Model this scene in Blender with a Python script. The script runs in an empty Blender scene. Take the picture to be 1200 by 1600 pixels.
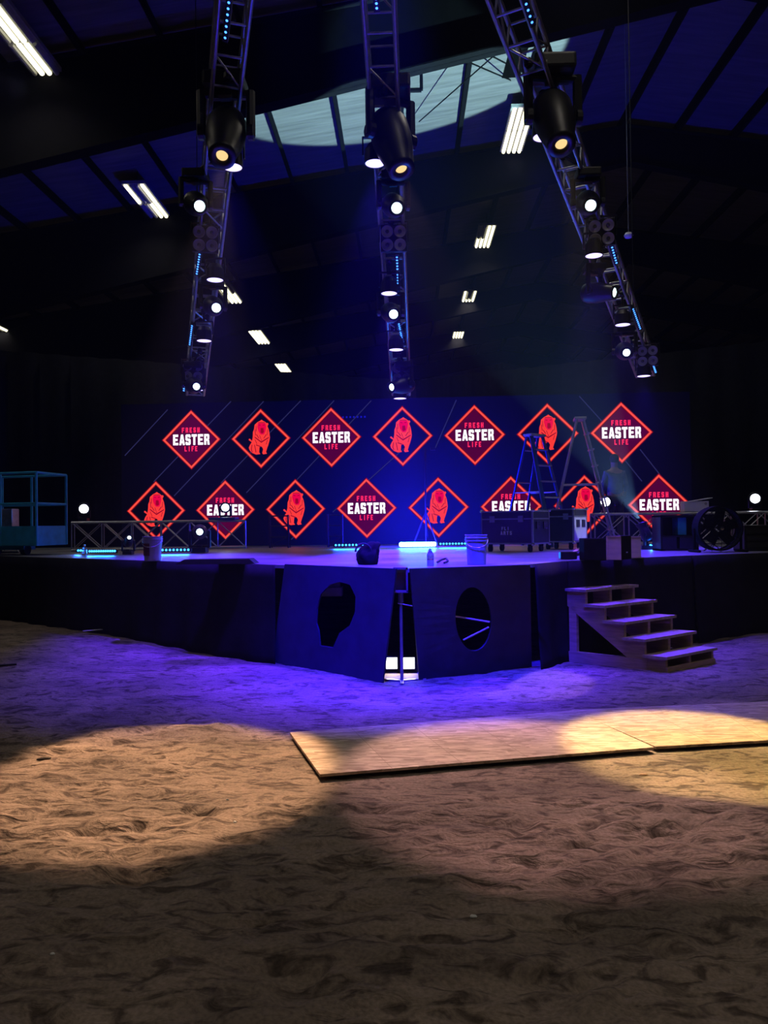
import bpy, bmesh, math, random
from mathutils import Vector, Matrix, noise
R = math.radians
random.seed(7)
SC = bpy.context.scene
COL = SC.collection

# ------------------------------------------------------------------ camera
EYE = Vector((0, 0, 1.6)); F = 1200.0
yaw, pitch, roll = 33/1200.0, 20/1200.0, 0.0125
f_ = Vector((-math.sin(yaw)*math.cos(pitch), math.cos(yaw)*math.cos(pitch), math.sin(pitch)))
r0 = f_.cross(Vector((0, 0, 1))).normalized(); u0 = r0.cross(f_)
r_ = r0*math.cos(roll) - u0*math.sin(roll); u_ = u0*math.cos(roll) + r0*math.sin(roll)
cd = bpy.data.cameras.new('camera'); cam = bpy.data.objects.new('camera', cd); COL.objects.link(cam)
M = Matrix((r_, u_, -f_)).transposed().to_4x4(); M.translation = EYE
cam.matrix_world = M
cd.sensor_fit = 'HORIZONTAL'; cd.sensor_width = 36; cd.lens = 36; cd.clip_end = 200; cd.clip_start = .05
SC.camera = cam

def ray(px, py): return f_ + r_*((px-600)/F) + u_*((800-py)/F)
def P(px, py, Y): d = ray(px, py); return EYE + d*(Y/d.y)
def G(px, py, z=0.0): d = ray(px, py); return EYE + d*((z-EYE.z)/d.z)
def onplane(px, py, p0, n): d = ray(px, py); return EYE + d*((p0-EYE).dot(n)/d.dot(n))
def proj(p):
    v = p-EYE; w = v.dot(f_); return (600+F*v.dot(r_)/w, 800-F*v.dot(u_)/w)

# ------------------------------------------------------------------ world, exposure
W = bpy.data.worlds.new('world'); SC.world = W; W.use_nodes = True
W.node_tree.nodes['Background'].inputs[0].default_value = (.08, .07, .2, 1)
W.node_tree.nodes['Background'].inputs[1].default_value = .02
SC.view_settings.view_transform = 'Standard'; SC.view_settings.look = 'None'
SC.view_settings.exposure = 0; SC.view_settings.gamma = 1; SC.view_settings.use_curve_mapping = False
SC.cycles.use_denoising = True
SC.cycles.max_bounces = 5; SC.cycles.diffuse_bounces = 3; SC.cycles.glossy_bounces = 2
SC.cycles.transmission_bounces = 4; SC.cycles.volume_bounces = 0
SC.cycles.sample_clamp_indirect = 3
SC.cycles.volume_step_rate = 4; SC.cycles.volume_max_steps = 64

FLUOR_W = 38.0       # one ceiling strip light
WARM_W = 1500.0       # warm moving heads
WASH_W = 2700.0        # blue wash cans
CEIL_W = 1100.0        # white head lighting the roof
HAZE = 0.001
vs = W.node_tree.nodes.new('ShaderNodeVolumeScatter'); vs.inputs['Density'].default_value = HAZE; vs.inputs['Anisotropy'].default_value = .2
vs.inputs['Color'].default_value = (.5, .55, 1, 1)
W.node_tree.links.new(vs.outputs[0], W.node_tree.nodes['World Output'].inputs['Volume'])

# ------------------------------------------------------------------ helpers
def mat(name, col, rough=.6, metal=0., var=0., scale=8., bump=0., spec=.5, stretch=(1, 1, 1), dark=None, bscale=None, alpha=None):
    m = bpy.data.materials.new(name); m.use_nodes = True
    nt = m.node_tree; b = nt.nodes['Principled BSDF']
    b.inputs['Base Color'].default_value = (*col, 1); b.inputs['Roughness'].default_value = rough
    b.inputs['Metallic'].default_value = metal
    b.inputs['Specular IOR Level'].default_value = spec
    tc = nt.nodes.new('ShaderNodeTexCoord'); mp = nt.nodes.new('ShaderNodeMapping')
    mp.inputs['Scale'].default_value = stretch
    nt.links.new(tc.outputs['Object'], mp.inputs[0])
    n = nt.nodes.new('ShaderNodeTexNoise'); n.inputs['Scale'].default_value = scale; n.inputs['Detail'].default_value = 5
    nt.links.new(mp.outputs[0], n.inputs['Vector'])
    r = nt.nodes.new('ShaderNodeValToRGB')
    d = dark or tuple(c*(1-var) for c in col); l = tuple(min(1, c*(1+var)) for c in col)
    r.color_ramp.elements[0].position = .3; r.color_ramp.elements[1].position = .7
    r.color_ramp.elements[0].color = (*d, 1); r.color_ramp.elements[1].color = (*l, 1)
    nt.links.new(n.outputs[0], r.inputs[0]); nt.links.new(r.outputs[0], b.inputs['Base Color'])
    if bump:
        n2 = nt.nodes.new('ShaderNodeTexNoise'); n2.inputs['Scale'].default_value = bscale or scale*2
        nt.links.new(mp.outputs[0], n2.inputs['Vector'])
        bp = nt.nodes.new('ShaderNodeBump'); bp.inputs['Strength'].default_value = bump; bp.inputs['Distance'].default_value = .02
        nt.links.new(n2.outputs[0], bp.inputs['Height']); nt.links.new(bp.outputs[0], b.inputs['Normal'])
    return m

def emit(name, col, s):
    m = bpy.data.materials.new(name); m.use_nodes = True; nt = m.node_tree
    nt.nodes.remove(nt.nodes['Principled BSDF'])
    e = nt.nodes.new('ShaderNodeEmission'); e.inputs[0].default_value = (*col, 1); e.inputs[1].default_value = s
    nt.links.new(e.outputs[0], nt.nodes['Material Output'].inputs[0])
    return m

def glass(name, col):
    m = bpy.data.materials.new(name); m.use_nodes = True; b = m.node_tree.nodes['Principled BSDF']
    b.inputs['Base Color'].default_value = (*col, 1); b.inputs['Transmission Weight'].default_value = .9
    b.inputs['Roughness'].default_value = .08
    return m

def wm(o):
    m = o.matrix_basis.copy()
    while o.parent: o = o.parent; m = o.matrix_basis @ m
    return m

class MB:
    def __init__(s): s.b = bmesh.new()
    def hexa(s, p):  # 8 points: bottom 4, top 4
        v = [s.b.verts.new(q) for q in p]
        for f in ((3, 2, 1, 0), (4, 5, 6, 7), (0, 1, 5, 4), (1, 2, 6, 5), (2, 3, 7, 6), (3, 0, 4, 7)):
            s.b.faces.new([v[i] for i in f])
        return s
    def box(s, c, d, rot=None, bev=0):
        c = Vector(c); pts = []
        for z in (-1, 1):
            for x, y in ((-1, -1), (1, -1), (1, 1), (-1, 1)):
                q = Vector((x*d[0]/2, y*d[1]/2, z*d[2]/2))
                if rot is not None: q = rot @ q
                pts.append(c+q)
        if bev:
            t = bmesh.new(); v = [t.verts.new(q) for q in pts]
            for f in ((3, 2, 1, 0), (4, 5, 6, 7), (0, 1, 5, 4), (1, 2, 6, 5), (2, 3, 7, 6), (3, 0, 4, 7)):
                t.faces.new([v[i] for i in f])
            bmesh.ops.bevel(t, geom=t.edges[:], offset=bev, segments=2, affect='EDGES', profile=.6)
            s.merge(t)
            return s
        return s.hexa(pts)
    def merge(s, t):
        me = bpy.data.meshes.new('tmp'); t.to_mesh(me); t.free(); s.b.from_mesh(me); bpy.data.meshes.remove(me)
    def tube(s, a, b, r, n=8, r2=None, cap=True):
        a, b = Vector(a), Vector(b); r2 = r if r2 is None else r2
        d = (b-a); d.normalize()
        x = d.orthogonal().normalized(); y = d.cross(x)
        A, B = [], []
        for i in range(n):
            t = 2*math.pi*i/n; q = x*math.cos(t)+y*math.sin(t)
            A.append(s.b.verts.new(a+q*r)); B.append(s.b.verts.new(b+q*r2))
        for i in range(n):
            s.b.faces.new((A[i], A[(i+1) % n], B[(i+1) % n], B[i]))
        if cap: s.b.faces.new(A[::-1]); s.b.faces.new(B)
        return s
    def path(s, pts, r, n=6):
        for i in range(len(pts)-1): s.tube(pts[i], pts[i+1], r, n)
        return s
    def lathe(s, prof, n=24, o=(0, 0, 0), d=(0, 0, 1)):  # prof: (radius, distance along d)
        o = Vector(o); d = Vector(d).normalized(); x = d.orthogonal().normalized(); y = d.cross(x)
        rings = []
        for r, h in prof:
            if r < 1e-5: rings.append([s.b.verts.new(o+d*h)])
            else: rings.append([s.b.verts.new(o+d*h+(x*math.cos(2*math.pi*i/n)+y*math.sin(2*math.pi*i/n))*r) for i in range(n)])
        for A, B in zip(rings, rings[1:]):
            for i in range(n):
                j = (i+1) % n
                if len(A) == 1 and len(B) == 1: continue
                if len(A) == 1: s.b.faces.new((A[0], B[j], B[i]))
                elif len(B) == 1: s.b.faces.new((A[i], A[j], B[0]))
                else: s.b.faces.new((A[i], A[j], B[j], B[i]))
        return s
    def prism(s, poly, fn, t0, t1):
        """poly: 2-D outline; fn(u, v, t) -> point; extruded from t0 to t1"""
        A = [s.b.verts.new(fn(u, v, t0)) for u, v in poly]; B = [s.b.verts.new(fn(u, v, t1)) for u, v in poly]
        n = len(poly)
        s.b.faces.new(A); s.b.faces.new(B[::-1])
        for i in range(n): s.b.faces.new((A[i], B[i], B[(i+1) % n], A[(i+1) % n]))
        return s
    def build(s, name, m, parent=None, world=False, smooth=False, loc=None):
        bmesh.ops.recalc_face_normals(s.b, faces=s.b.faces[:])
        me = bpy.data.meshes.new(name)
        if world and parent is not None: s.b.transform(wm(parent).inverted())
        if loc is not None: s.b.transform(Matrix.Translation(-Vector(loc)))
        s.b.to_mesh(me); s.b.free()
        for q in (m if isinstance(m, (list, tuple)) else [m]): me.materials.append(q)
        if smooth:
            for p in me.polygons: p.use_smooth = True
        o = bpy.data.objects.new(name, me); COL.objects.link(o)
        if parent is not None: o.parent = parent
        if loc is not None: o.location = loc
        return o

def tag(o, label=None, cat=None, group=None, kind=None):
    if label: o['label'] = label
    if cat: o['category'] = cat
    if group: o['group'] = group
    if kind: o['kind'] = kind
    return o

def thing(name, label, cat, loc=(0, 0, 0), rz=0, group=None):
    o = bpy.data.objects.new(name, None); COL.objects.link(o); o.empty_display_size = .1
    o.location = loc; o.rotation_euler = (0, 0, rz)
    return tag(o, label, cat, group)

def dup(root, label, loc=None, rz=None):
    r = root.copy(); COL.objects.link(r); r['label'] = label
    if loc is not None: r.location = loc
    if rz is not None: r.rotation_euler = (0, 0, rz)
    for ch in list(root.children):
        c = ch.copy(); COL.objects.link(c); c.parent = r
        for g in list(ch.children):
            d = g.copy(); COL.objects.link(d); d.parent = c
    return r

def lamp(name, kind, loc, energy, col, parent=None, target=None, **kw):
    l = bpy.data.lights.new(name, kind); l.energy = energy; l.color = col
    for k, v in kw.items(): setattr(l, k, v)
    o = bpy.data.objects.new(name, l); COL.objects.link(o)
    loc = Vector(loc)
    m = Matrix.Translation(loc)
    if target is not None:
        m = m @ (Vector(target)-loc).to_track_quat('-Z', 'Y').to_matrix().to_4x4()
    if parent is not None:
        o.parent = parent; m = wm(parent).inverted() @ m
    o.matrix_basis = m
    return o

# ------------------------------------------------------------------ materials
m_black = mat('black_plastic', (.006, .006, .007), .45, var=.2)
m_steel_blk = mat('black_steel', (.02, .02, .022), .4, .6, var=.2)
m_alu = mat('truss_aluminium', (.42, .42, .45), .38, .85, var=.15, scale=14)
m_chrome = mat('chrome', (.8, .8, .8), .15, 1., var=.05)
m_deck = mat('stage_deck_paint', (.19, .19, .2), .42, var=.35, scale=1.1, bump=.1, bscale=30, stretch=(.5, 2.2, 1))
m_skirt = mat('black_skirt_fabric', (.011, .0105, .013), .95, var=.25, scale=4, bump=.3, spec=.1)
m_panel = mat('black_painted_plywood', (.028, .028, .06), .75, var=.2, scale=5, bump=.1, spec=.2)
m_inside = mat('dark_understage', (.02, .02, .02), .9, var=.3)
m_drape = mat('black_drape', (.006, .006, .007), .95, var=.3, spec=.1)
m_roof = mat('roof_insulation_vinyl', (.155, .14, .135), .5, var=.22, scale=2.2, bump=.8, bscale=3., stretch=(.3, 3.2, 1))
m_beam = mat('dark_steel_beam', (.004, .004, .005), .9, 0., var=.2, spec=.05)
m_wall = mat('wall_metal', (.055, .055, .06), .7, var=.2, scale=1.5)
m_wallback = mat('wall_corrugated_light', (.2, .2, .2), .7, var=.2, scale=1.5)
m_wood = mat('lumber', (.40, .27, .17), .7, var=.22, scale=5, stretch=(1, 1, 9), bump=.15)
m_tread = mat('tread_board', (.40, .30, .26), .65, var=.2, scale=6, stretch=(1, 6, 1), bump=.1)
m_ply = mat('raw_plywood', (.7, .55, .34), .65, var=.15, scale=5, stretch=(1, 1, 4))
m_bluepaint = mat('blue_lift_paint', (.03, .35, .62), .45, .1, var=.15)
m_bluefib = mat('blue_fiberglass', (.02, .06, .25), .45, var=.1)
m_alul = mat('ladder_aluminium', (.5, .5, .52), .4, .7, var=.1)
m_bucket = mat('grey_white_plastic', (.38, .38, .38), .45, var=.1)
m_label = mat('dark_red_label', (.12, .02, .03), .6, var=.2)
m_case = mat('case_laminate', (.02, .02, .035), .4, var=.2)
m_caselit = mat('case_laminate_painted_lit', (.5, .5, .55), .4, var=.08)  # lighter copy of the case laminate, light on the end face painted in
m_white = mat('white_plastic', (.7, .7, .72), .5, var=.05)
m_rubber = mat('rubber', (.015, .015, .015), .8, var=.2)
m_fan = mat('fan_dark_paint', (.004, .004, .005), .8, spec=.1)
m_grille = mat('grille_dark', (.03, .03, .03), .5, .5, var=.2)
m_lensoff = mat('unlit_lamp_glass', (.16, .16, .18), .2, .6, var=.2)
m_reflector = mat('unlit_reflector', (.42, .42, .46), .45, .3, var=.15)
m_denim = mat('dark_blue_cloth', (.05, .055, .09), .9, var=.2)
m_shirt = mat('grey_blue_shirt_cloth', (.10, .10, .14), .9, var=.2, bump=.2)
m_matte = mat('matte_black_paint', (.012, .011, .014), .95, var=.2, spec=.05)
m_skin = mat('skin', (.35, .2, .14), .6, var=.05)
m_hair = mat('dark_hair', (.02, .015, .01), .8, var=.2)
m_clear = glass('clear_plastic', (.85, .9, .95))
m_tape = mat('white_tape', (.7, .7, .65), .7, var=.1)
m_stick = mat('dark_stick', (.03, .025, .02), .9, var=.2)
m_fluor = emit('fluorescent_tube_lit', (1, .94, .62), 2.4)
m_tubeoff = mat('fluorescent_tube_off', (.4, .4, .38), .4, var=.05)
m_housing = mat('lamp_housing', (.3, .3, .28), .5, var=.1)
m_washlens = emit('violet_wash_lens', (.50, .40, 1.0), 3.0)
m_warmlens = emit('warm_lens', (1, .66, .28), 1.1)
m_beamlens = emit('cold_white_lens', (.7, .95, 1), 5)
m_dot = emit('blue_led_dot', (.05, .22, 1), 3.6)
m_dotcy = emit('cyan_led_dot', (.04, .33, 1), 4)
m_dotbright = emit('bright_cyan_led', (.15, .75, 1), 30)
m_work = emit('work_light_led', (.9, .9, 1), 3)
m_ball = emit('white_head_lens', (.85, .9, 1), 14)

# ------------------------------------------------------------------ ground
def gz(x, y):
    s = min(1, max(0, (y-8.3)/2.2)); s = s*s*(3-2*s)
    t = min(1, max(0, (abs(x-.4)-2.2)/3.0)); t = t*t*(3-2*t)
    return .08*s*t
OSB_BOX = (-1.1, 4.4, 4.75, 7.1)
def bumps(x, y):
    p = Vector((x*.9+y*.25, y*2.0, 0))
    a = noise.fractal(p*1.3, 1., 2., 5)*.026
    ridg = noise.fractal(Vector((x*2.2+y*2, y*6.5-x*1.3, 3)), 1., 2.1, 3)
    a += ridg*.020 - max(0, -ridg-.2)*.05 + noise.fractal(Vector((x*9+y*3, y*14, 7)), 1., 2., 3)*.011
    cl = noise.noise(Vector((x*5+1.7*y, y*9, 11))); a += max(0, cl-.25)*.03
    # tyre tread chevrons running away to the right
    t = (x-1.2)-(y-4)*.35
    if abs(t) < .75:
        k = math.sin((y*1.0+abs(t)*.9)*2*math.pi/.22+noise.noise(Vector((x*2, y*2, 9)))*2)
        a += .018*k*(1-abs(t)/.75)*(.5+.5*noise.noise(Vector((x, y, 4))))
    fade = 1/(1+max(0, y-6.5)*.8)
    # flatter under the boards
    x0, x1, y0, y1 = OSB_BOX
    dx = max(x0-x, 0, x-x1); dy = max(y0-y, 0, y-y1); d = math.hypot(dx, dy)
    k = min(1, .08+d*2.2)
    # rut running from the left foreground to the stage
    q = y-(7.75+.17*(x+.9)); rut = math.exp(-(q/.13)**2)*.055 if x < -1.0 else 0
    return a*fade*k-(.03*(1-k))-rut*(.6+.4*noise.noise(Vector((x*2, y, 1))))
def build_ground():
    xs = [-20]
    x = -20
    def stepx(x): return .035 if -4.5 < x < 5 else (.12 if abs(x) < 8 else 1.)
    while x < 30: x += stepx(x); xs.append(x)
    ys = []; y = -12.
    while y < 50:
        ys.append(y); y += 1. if y < 0 else (.022 if 1.7 < y < 6.2 else (.05 if 0 <= y < 9.5 else (.2 if y < 14 else 1.5)))
    ys.append(50.)
    verts = []; faces = []
    for y in ys:
        for x in xs: verts.append((x, y, gz(x, y)+(bumps(x, y) if -9 < x < 9 and .5 < y < 13 else -.01)))
    nx = len(xs)
    for j in range(len(ys)-1):
        for i in range(nx-1):
            a = j*nx+i; faces.append((a, a+1, a+nx+1, a+nx))
    me = bpy.data.meshes.new('floor'); me.from_pydata(verts, [], faces); me.update()
    for p in me.polygons: p.use_smooth = True
    o = bpy.data.objects.new('floor', me); COL.objects.link(o)
    tag(o, 'brown churned dirt floor of the arena with ruts and scattered chips', None, None, 'structure')
    m = bpy.data.materials.new('arena_dirt'); m.use_nodes = True; nt = m.node_tree; b = nt.nodes['Principled BSDF']
    b.inputs['Roughness'].default_value = .85; b.inputs['Specular IOR Level'].default_value = .25
    tc = nt.nodes.new('ShaderNodeTexCoord')
    def nz(scale, sx, sy, rot, det=6, dist=.8):
        mp = nt.nodes.new('ShaderNodeMapping'); mp.inputs['Scale'].default_value = (sx, sy, 1); mp.inputs['Rotation'].default_value = (0, 0, rot)
        nt.links.new(tc.outputs['Object'], mp.inputs[0])
        n = nt.nodes.new('ShaderNodeTexNoise'); n.inputs['Scale'].default_value = scale; n.inputs['Detail'].default_value = det
        n.inputs['Distortion'].default_value = dist
        nt.links.new(mp.outputs[0], n.inputs['Vector']); return n
    n1 = nz(1.1, 1, 1.5, .2); n2 = nz(5, 1, 2.2, -.35, 8, 1.4); n3 = nz(60, 1, 1, 0, 3, 0)
    r1 = nt.nodes.new('ShaderNodeValToRGB'); e = r1.color_ramp.elements
    e[0].position = .3; e[0].color = (.15, .115, .09, 1); e[1].position = .72; e[1].color = (.33, .25, .19, 1)
    nt.links.new(n1.outputs[0], r1.inputs[0])
    r2 = nt.nodes.new('ShaderNodeValToRGB'); e = r2.color_ramp.elements
    e[0].position = .36; e[0].color = (.22, .2, .2, 1); e[1].position = .5; e[1].color = (1, 1, 1, 1)  # dark clumps of damp dirt, with shade painted into the hollows too
    nt.links.new(n2.outputs[0], r2.inputs[0])
    mx = nt.nodes.new('ShaderNodeMix'); mx.data_type = 'RGBA'; mx.blend_type = 'MULTIPLY'; mx.inputs[0].default_value = .85
    nt.links.new(r1.outputs[0], mx.inputs[6]); nt.links.new(r2.outputs[0], mx.inputs[7])
    r3 = nt.nodes.new('ShaderNodeValToRGB'); e = r3.color_ramp.elements
    e[0].position = .3; e[0].color = (.7, .7, .7, 1); e[1].position = .7; e[1].color = (1.15, 1.15, 1.15, 1)
    nt.links.new(n3.outputs[0], r3.inputs[0])
    mx2 = nt.nodes.new('ShaderNodeMix'); mx2.data_type = 'RGBA'; mx2.blend_type = 'MULTIPLY'; mx2.inputs[0].default_value = 1
    nt.links.new(mx.outputs[2], mx2.inputs[6]); nt.links.new(r3.outputs[0], mx2.inputs[7])
    nt.links.new(mx2.outputs[2], b.inputs['Base Color'])
    bp = nt.nodes.new('ShaderNodeBump'); bp.inputs['Strength'].default_value = 1; bp.inputs['Distance'].default_value = .05
    nt.links.new(n2.outputs[0], bp.inputs['Height'])
    bp2 = nt.nodes.new('ShaderNodeBump'); bp2.inputs['Strength'].default_value = .4; bp2.inputs['Distance'].default_value = .006
    nt.links.new(n3.outputs[0], bp2.inputs['Height']); nt.links.new(bp.outputs[0], bp2.inputs['Normal'])
    nt.links.new(bp2.outputs[0], b.inputs['Normal'])
    me.materials.append(m)
build_ground()

# ------------------------------------------------------------------ building shell
RX, RZ, SL = 6.2, 12.6, .15        # ridge
XL, XR, YF, YB = -19., 31., -11., 49.
def roofz(x): return RZ-SL*abs(x-RX)
def struct(name, mb, m, label=None):
    o = mb.build(name, m); return tag(o, label, None, None, 'structure')
def slab(a, b, c, d, t):
    mb = MB(); n = (Vector(b)-Vector(a)).cross(Vector(d)-Vector(a)).normalized()*t
    mb.hexa([Vector(q) for q in (a, b, c, d)]+[Vector(q)+n for q in (a, b, c, d)]); return mb
def roof_side(x0, x1, name, label):
    mb = MB(); mb.hexa([(x0, YF, roofz(x0)), (x1, YF, roofz(x1)), (x1, YB, roofz(x1)), (x0, YB, roofz(x0)),
                        (x0, YF, roofz(x0)+.1), (x1, YF, roofz(x1)+.1), (x1, YB, roofz(x1)+.1), (x0, YB, roofz(x0)+.1)])
    struct(name, mb, m_roof, label)
roof_side(XL, RX, 'ceiling', 'left roof slope lined with pale vinyl insulation')
roof_side(RX, XR, 'ceiling', 'right roof slope lined with pale vinyl insulation')
def corr(x0, y0, x1, y1, zf, name, m, label, pitch_=.3, zb=-.1):
    mb = MB(); L = math.hypot(x1-x0, y1-y0); n = int(L/pitch_)*2; dx, dy = (x1-x0)/L, (y1-y0)/L
    pts = []
    for i in range(n+1):
        t = L*i/n; off = .03 if (i//1) % 2 else -.0
        pts.append((x0+dx*t-dy*off, y0+dy*t+dx*off))
    lo = [mb.b.verts.new((x, y, zb)) for x, y in pts]; hi = [mb.b.verts.new((x, y, zf(x))) for x, y in pts]
    for i in range(n): mb.b.faces.new((lo[i], lo[i+1], hi[i+1], hi[i]))
    o = struct(name, mb, m, label); s = o.modifiers.new('s', 'SOLIDIFY'); s.thickness = .02; return o
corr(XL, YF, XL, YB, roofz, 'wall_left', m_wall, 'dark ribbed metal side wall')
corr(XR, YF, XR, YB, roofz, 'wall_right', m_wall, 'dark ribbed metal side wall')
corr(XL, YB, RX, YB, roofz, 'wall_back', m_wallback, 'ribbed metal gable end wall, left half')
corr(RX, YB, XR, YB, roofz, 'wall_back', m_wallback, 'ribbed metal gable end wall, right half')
corr(XL, YF, XR, YF, roofz, 'wall_front', m_wall, 'ribbed metal wall behind the viewer')
def rafter(Y):
    for sx, xe in ((-1, XL), (1, XR)):
        mb = MB()
        def bz(x): return RZ-(1.25 if Y < 30 else .95)-(.22 if Y < 30 else .19)*abs(x-RX)
        xa, xb = (xe, RX) if sx < 0 else (RX, xe)
        # web
        mb.hexa([(xa, Y-.02, bz(xa)), (xb, Y-.02, bz(xb)), (xb, Y+.02, bz(xb)), (xa, Y+.02, bz(xa)),
                 (xa, Y-.02, roofz(xa)-.22), (xb, Y-.02, roofz(xb)-.22), (xb, Y+.02, roofz(xb)-.22), (xa, Y+.02, roofz(xa)-.22)])
        for zz, t in ((bz, .03), (lambda x: roofz(x)-.25, .03)):
            mb.hexa([(xa, Y-.15, zz(xa)), (xb, Y-.15, zz(xb)), (xb, Y+.15, zz(xb)), (xa, Y+.15, zz(xa)),
                     (xa, Y-.15, zz(xa)+t), (xb, Y-.15, zz(xb)+t), (xb, Y+.15, zz(xb)+t), (xa, Y+.15, zz(xa)+t)])
        struct('trim_1', mb, m_beam, 'deep dark steel roof rafter')
        mb = MB(); mb.box((xe-sx*.35, Y, bz(xe)/2), (.5, .3, bz(xe)+.3)); struct('trim_2', mb, m_beam, 'dark steel column against the side wall')
for k in range(-3, 6): rafter(14.2+6.75*k)
x = XL+1
while x < XR-.5:
    z = roofz(x)
    mb = MB(); mb.box((x, (YF+YB)/2, z-.12), (.02, YB-YF, .24)); mb.box((x+.04, (YF+YB)/2, z-.235), (.1, YB-YF, .015))
    struct('trim_3', mb, m_beam, 'dark roof purlin running the length of the building')
    x += 1.5
# crossed bracing rods in the lit bay
def rod(a, b, lab):
    tag(MB().tube(a, b, .016, 6).build('bracing_rod', m_beam), lab, 'rod', 'crossed roof bracing rods')
rod(P(688, 78, 14.6), P(832, 140, 19.5), 'thin roof bracing rod crossing the lit roof patch, falling to the right')
rod(P(800, 62, 14.6), P(655, 190, 18.6), 'thin roof bracing rod crossing the lit roof patch, falling to the left')
rod(P(735, 70, 14.5), P(840, 125, 17.5), 'shorter roof bracing rod beside the right truss over the lit patch')
t = thing('hanging_panel', 'dark flat panel hanging in front of the lit roof patch beside the right truss', 'panel', P(806, 95, 14.9))
mb = MB(); mb.hexa([P(784, 122, 14.9), P(812, 121, 14.9), P(812, 121, 14.95), P(784, 122, 14.95), P(800, 62, 14.9), P(830, 60, 14.9), P(830, 60, 14.95), P(800, 62, 14.95)])
mb.build('sheet', m_beam, t, world=True)
q = P(808, 62, 14.92); MB().tube(q, Vector((q.x, q.y, roofz(q.x)-.02)), .015, 6).build('hanger', m_beam, t, world=True)
# square frame hung under the roof
t = thing('roof_vent_frame', 'dark square vent frame hanging in front of the lit roof patch, right of the centre truss', 'vent', P(640, 118, 15.2))
mb = MB(); c = P(637, 118, 15.2)
for a, b in (((-.27, -.3), (.27, -.3)), ((.27, -.3), (.27, .3)), ((.27, .3), (-.27, .3)), ((-.27, .3), (-.27, -.3))):
    mb.tube(c+Vector((a[0], 0, a[1])), c+Vector((b[0], 0, b[1])), .045, 4)
mb.build('frame', m_beam, t, world=True)
MB().tube(c+Vector((0, 0, .3)), Vector((c.x, c.y, roofz(c.x))), .015, 6).build('hanger', m_beam, t, world=True)
# hanging pendant
p = P(982, 368, 15); t = thing('hanging_weight', 'small pale weight hanging on a long thin cable right of the right truss', 'weight', p)
MB().lathe([(0, -.06), (.07, -.04), (.09, 0), (.06, .05), (0, .06)], 12).build('weight_body', m_white, t)
MB().tube((0, 0, .06), (0, 0, roofz(p.x)-p.z), .008, 5).build('cable', m_alu, t)

# drapes behind the screen (high black curtain, in two runs)
def drape(a, b, ztop, label):
    mb = MB(); L = (b-a).length; n = int(L/.14); d = (b-a)/n; nn = Vector((-d.y, d.x, 0)).normalized()
    lo, hi = [], []
    for i in range(n+1):
        q = a+d*i+nn*(.06*math.sin(i*1.3)+.03*math.sin(i*.37)); lo.append(mb.b.verts.new((q.x, q.y, .0))); hi.append(mb.b.verts.new((q.x, q.y, ztop)))
    for i in range(n): mb.b.faces.new((lo[i], lo[i+1], hi[i+1], hi[i]))
    o = mb.build('backdrop_curtain', m_drape, smooth=True); tag(o, label, 'curtain'); s = o.modifiers.new('s', 'SOLIDIFY'); s.thickness = .02
DZ = 1.6+4.3
def atz(px, py, z): return G(px, py, z)
a = atz(650, 594, DZ); b = atz(1240, 529, DZ); a.z = b.z = 0
drape(a, b, DZ, 'tall black curtain run behind the right half of the video wall')
c = atz(-40, 545, DZ); c.z = 0
drape(a+Vector((-.2, .1, 0)), c, DZ, 'tall black curtain run behind the left half of the video wall')

# ------------------------------------------------------------------ stage
SZ = 1.15
def T(px, py): q = G(px, py, SZ); return Vector((q.x, q.y, 0))
def TY(px, Y): q = P(px, 900, Y); return Vector((q.x, q.y, 0))
TIP = TY(628, 7.8)
EL = TY(432, 8.95); EL2 = TY(0, 13.0); ER = TY(832, 8.5); ERM = TY(882, 9.02); ER3 = TY(1080, 10.15); ER2 = TY(1200, 10.8)
def ext(a, b, x): t = (x-a.x)/(b.x-a.x); return a+(b-a)*t
LFT = ext(EL, EL2, -10.5); RGT = ext(ER3, ER2, 10.5)
front = [LFT, EL2, EL, TIP+Vector((-.12, .05, 0)), TIP+Vector((.12, .05, 0)), ER, ERM, ER3, ER2, RGT]
stage = thing('stage', 'wide black skirted stage platform with a pointed front edge', 'stage', (0, 12, 0))
mb = MB(); outline = [(p.x, p.y) for p in front]+[(10.5, 18.2), (-10.5, 18.2)]
mb.prism(outline, lambda u, v, t: (u, v, t), SZ-.04, SZ)
mb.build('deck', m_deck, stage, world=True)
def skirt(a, b, folds=.018):
    mb = MB(); L = (b-a).length; n = max(8, int(L/.05)); d = (b-a)/n; nn = Vector((d.y, -d.x, 0)).normalized()
    if nn.y > 0: nn = -nn
    rows = 8; g = []
    for j in range(rows+1):
        row = []
        for i in range(n+1):
            q = a+d*i; k = j/rows
            amp = folds*(1-k*.7)*(math.sin(i*.55)+.6*math.sin(i*.21+2)+1.1*noise.noise(Vector((i*.04, k*2, a.x))))
            q = q+nn*(.03+amp+.05*(1-k)); z0 = gz(q.x, q.y)-.06
            row.append(mb.b.verts.new((q.x, q.y, z0+(SZ-.005-z0)*k)))
        g.append(row)
    for j in range(rows):
        for i in range(n): mb.b.faces.new((g[j][i], g[j][i+1], g[j+1][i+1], g[j+1][i]))
    o = mb.build('skirt', m_skirt, stage, world=True, smooth=True); s = o.modifiers.new('s', 'SOLIDIFY'); s.thickness = .008
skirt(LFT, EL2, .03); skirt(EL2, EL, .03); skirt(ER, ERM, .02); skirt(ERM, ER3, .02); skirt(ER3, ER2, .03); skirt(ER2, RGT, .03)
mb = MB(); mb.box((0, 18.2, SZ/2-.05), (21, .05, SZ+.0)); mb.build('rear_fascia', m_inside, stage, world=True)
for X in (-2, .6, 3):
    for Y in (11, 15): MB().tube((X, Y, -.02), (X, Y, SZ-.04), .03, 8).build('deck_leg', m_steel_blk, stage, world=True)

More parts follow.
